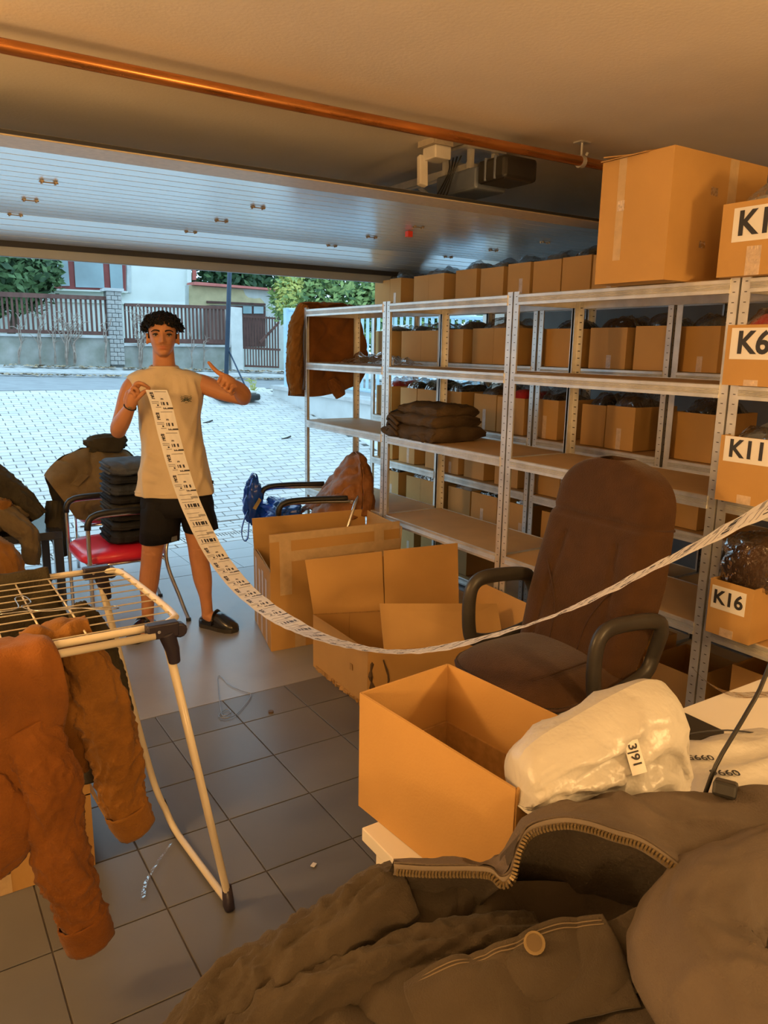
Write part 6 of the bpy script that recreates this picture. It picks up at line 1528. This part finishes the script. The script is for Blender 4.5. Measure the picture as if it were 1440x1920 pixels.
# bracelet
m = MB(); c = V(-.2225, .203, 1.256); ax = (V(-.204, .218, 1.318)-V(-.255, .15, 1.20)).normalized(); e1 = ax.cross(V(0, 0, 1)).normalized(); e2 = ax.cross(e1)
m.tube([Lv(c+e1*(.0295*cos(2*pi*i/28))+e2*(.0295*sin(2*pi*i/28))) for i in range(28)], .0032, 6, closed=True); br = obj('bracelet', m, M('dark_bracelet', (.03, .025, .02), .4, .3), man, True)
m = MB(); m.box(Lv(c+V(.0, .030, -.004)), (.014, .008, .010)); obj('bracelet_clasp', m, brass, br, bevel=.002)

# ------------------------------------------------------------------ the strip of shipping labels
ctl = [(293, 731, 3.70), (303, 760, 3.69), (318, 820, 3.68), (338, 890, 3.66), (362, 955, 3.60), (400, 1032, 3.48), (450, 1098, 3.30), (510, 1148, 3.10), (575, 1184, 2.90), (655, 1210, 2.66), (740, 1221, 2.42), (840, 1212, 2.18), (930, 1190, 1.99), (1020, 1160, 1.82), (1120, 1117, 1.66), (1220, 1066, 1.52), (1310, 1020, 1.41), (1380, 982, 1.33), (1440, 951, 1.27), (1520, 905, 1.18), (1620, 850, 1.08)]
pts = [at(a_, b_, D=c_) for a_, b_, c_ in ctl]
NL = 900; path = spline(pts, NL)
cum = [0.0]
for i in range(1, NL): cum.append(cum[-1]+(path[i]-path[i-1]).length)
LAB = .106; CW, CL = 24, 26; cell = LAB/CL
tot = int(cum[-1]/cell)
import bisect
def samp(s):
    i = min(max(bisect.bisect(cum, s)-1, 0), NL-2); f_ = (s-cum[i])/(cum[i+1]-cum[i]); return path[i].lerp(path[i+1], f_), (path[i+1]-path[i]).normalized()
rnd = random.Random(9)
bar = [rnd.random() < .55 for _ in range(64)]
def inked(lab, r_, c):
    """print on one label: r_ row along the strip, c column across"""
    x, y = c/CW, r_/CL
    if lab % 9 in (5, 6, 7):
        if .60 < y < .80 and .12 < x < .95: return bar[c*2 % 64] 
        if y in () : return False
        if .22 < y < .34 and .62 < x < .92: return 2
        if r_ in (3, 9, 13) and .1 < x < .7: return 2
        if r_ == 22 and .1 < x < .9: return 2
        return 0
    if .10 < y < .46 and .10 < x < .28: return (bar[(r_*3+c) % 64] and 1) or (2 if r_ % 2 else 0)
    if .40 < y < .50 and .50 < x < .66: return 1 if (r_+c) % 2 else 2
    if .58 < y < .74 and .46 < x < .94: return 1 if bar[(c*3+7) % 64] else 0
    if .86 < y < .96 and .52 < x < .98: return 1 if not (r_ % 2 and c in (14, 16, 17)) else 0
    if .72 < y < .80 and .26 < x < .36: return 1
    if r_ in (2,) and .35 < x < .9: return 2
    if r_ in (15, 17) and .06 < x < .40: return 2
    if r_ == 22 and .2 < x < .42: return 2
    return 0
m = MB(); prev = None; rows_ = []
for k in range(tot+1):
    s = k*cell; p, t_ = samp(s); f_ = s/cum[-1]
    wv = t_.cross(V(0, 0, 1)); wv = V(wv.x, wv.y, 0).normalized()
    if wv.dot(PU) < 0: wv = -wv
    if f_ < .25: wv = wv.lerp(PU, max(0, 1-f_/.25)).normalized()
    up_ = wv.cross(t_).normalized()
    if up_.z < 0: up_ = -up_
    vd = (p-V(0, 0, CAM_H)).normalized(); vp_ = (vd-t_*vd.dot(t_)).normalized(); ot = t_.cross(vp_).normalized()
    if ot.z < 0: ot = -ot
    fr = 1.0 if f_ < .40 else max(0, 1-(f_-.40)/.14); tw = .16+.03*sin(f_*40)-.10*max(0, 1-abs(f_-.78)/.12)+.14*max(0, (f_-.88)/.12)
    edge_v = (vp_*cos(tw)+ot*sin(tw)).normalized()
    if edge_v.dot(wv) < 0: edge_v = -edge_v
    wv = wv.lerp(edge_v, 1-fr).normalized()
    crin = .0025*noise.noise(V(f_*60, 1, 2))
    rows_.append([p+wv*((c/CW-.5)*.10)+up_*(crin+.0018*noise.noise(V(f_*80, c*.2, 0))) for c in range(CW+1)])
m.grid(rows_)
idx = 0
for k in range(tot):
    for c in range(CW):
        v_ = inked(k//CL, k % CL, c); m.m[idx] = int(v_) if v_ else 0; idx += 1
strip = obj('label_strip', m, [paper, ink, M('grey_ink', (.34, .33, .33), .6)], None)
tag(strip, 'long curling strip of printed shipping labels held by the man', 'label strip')
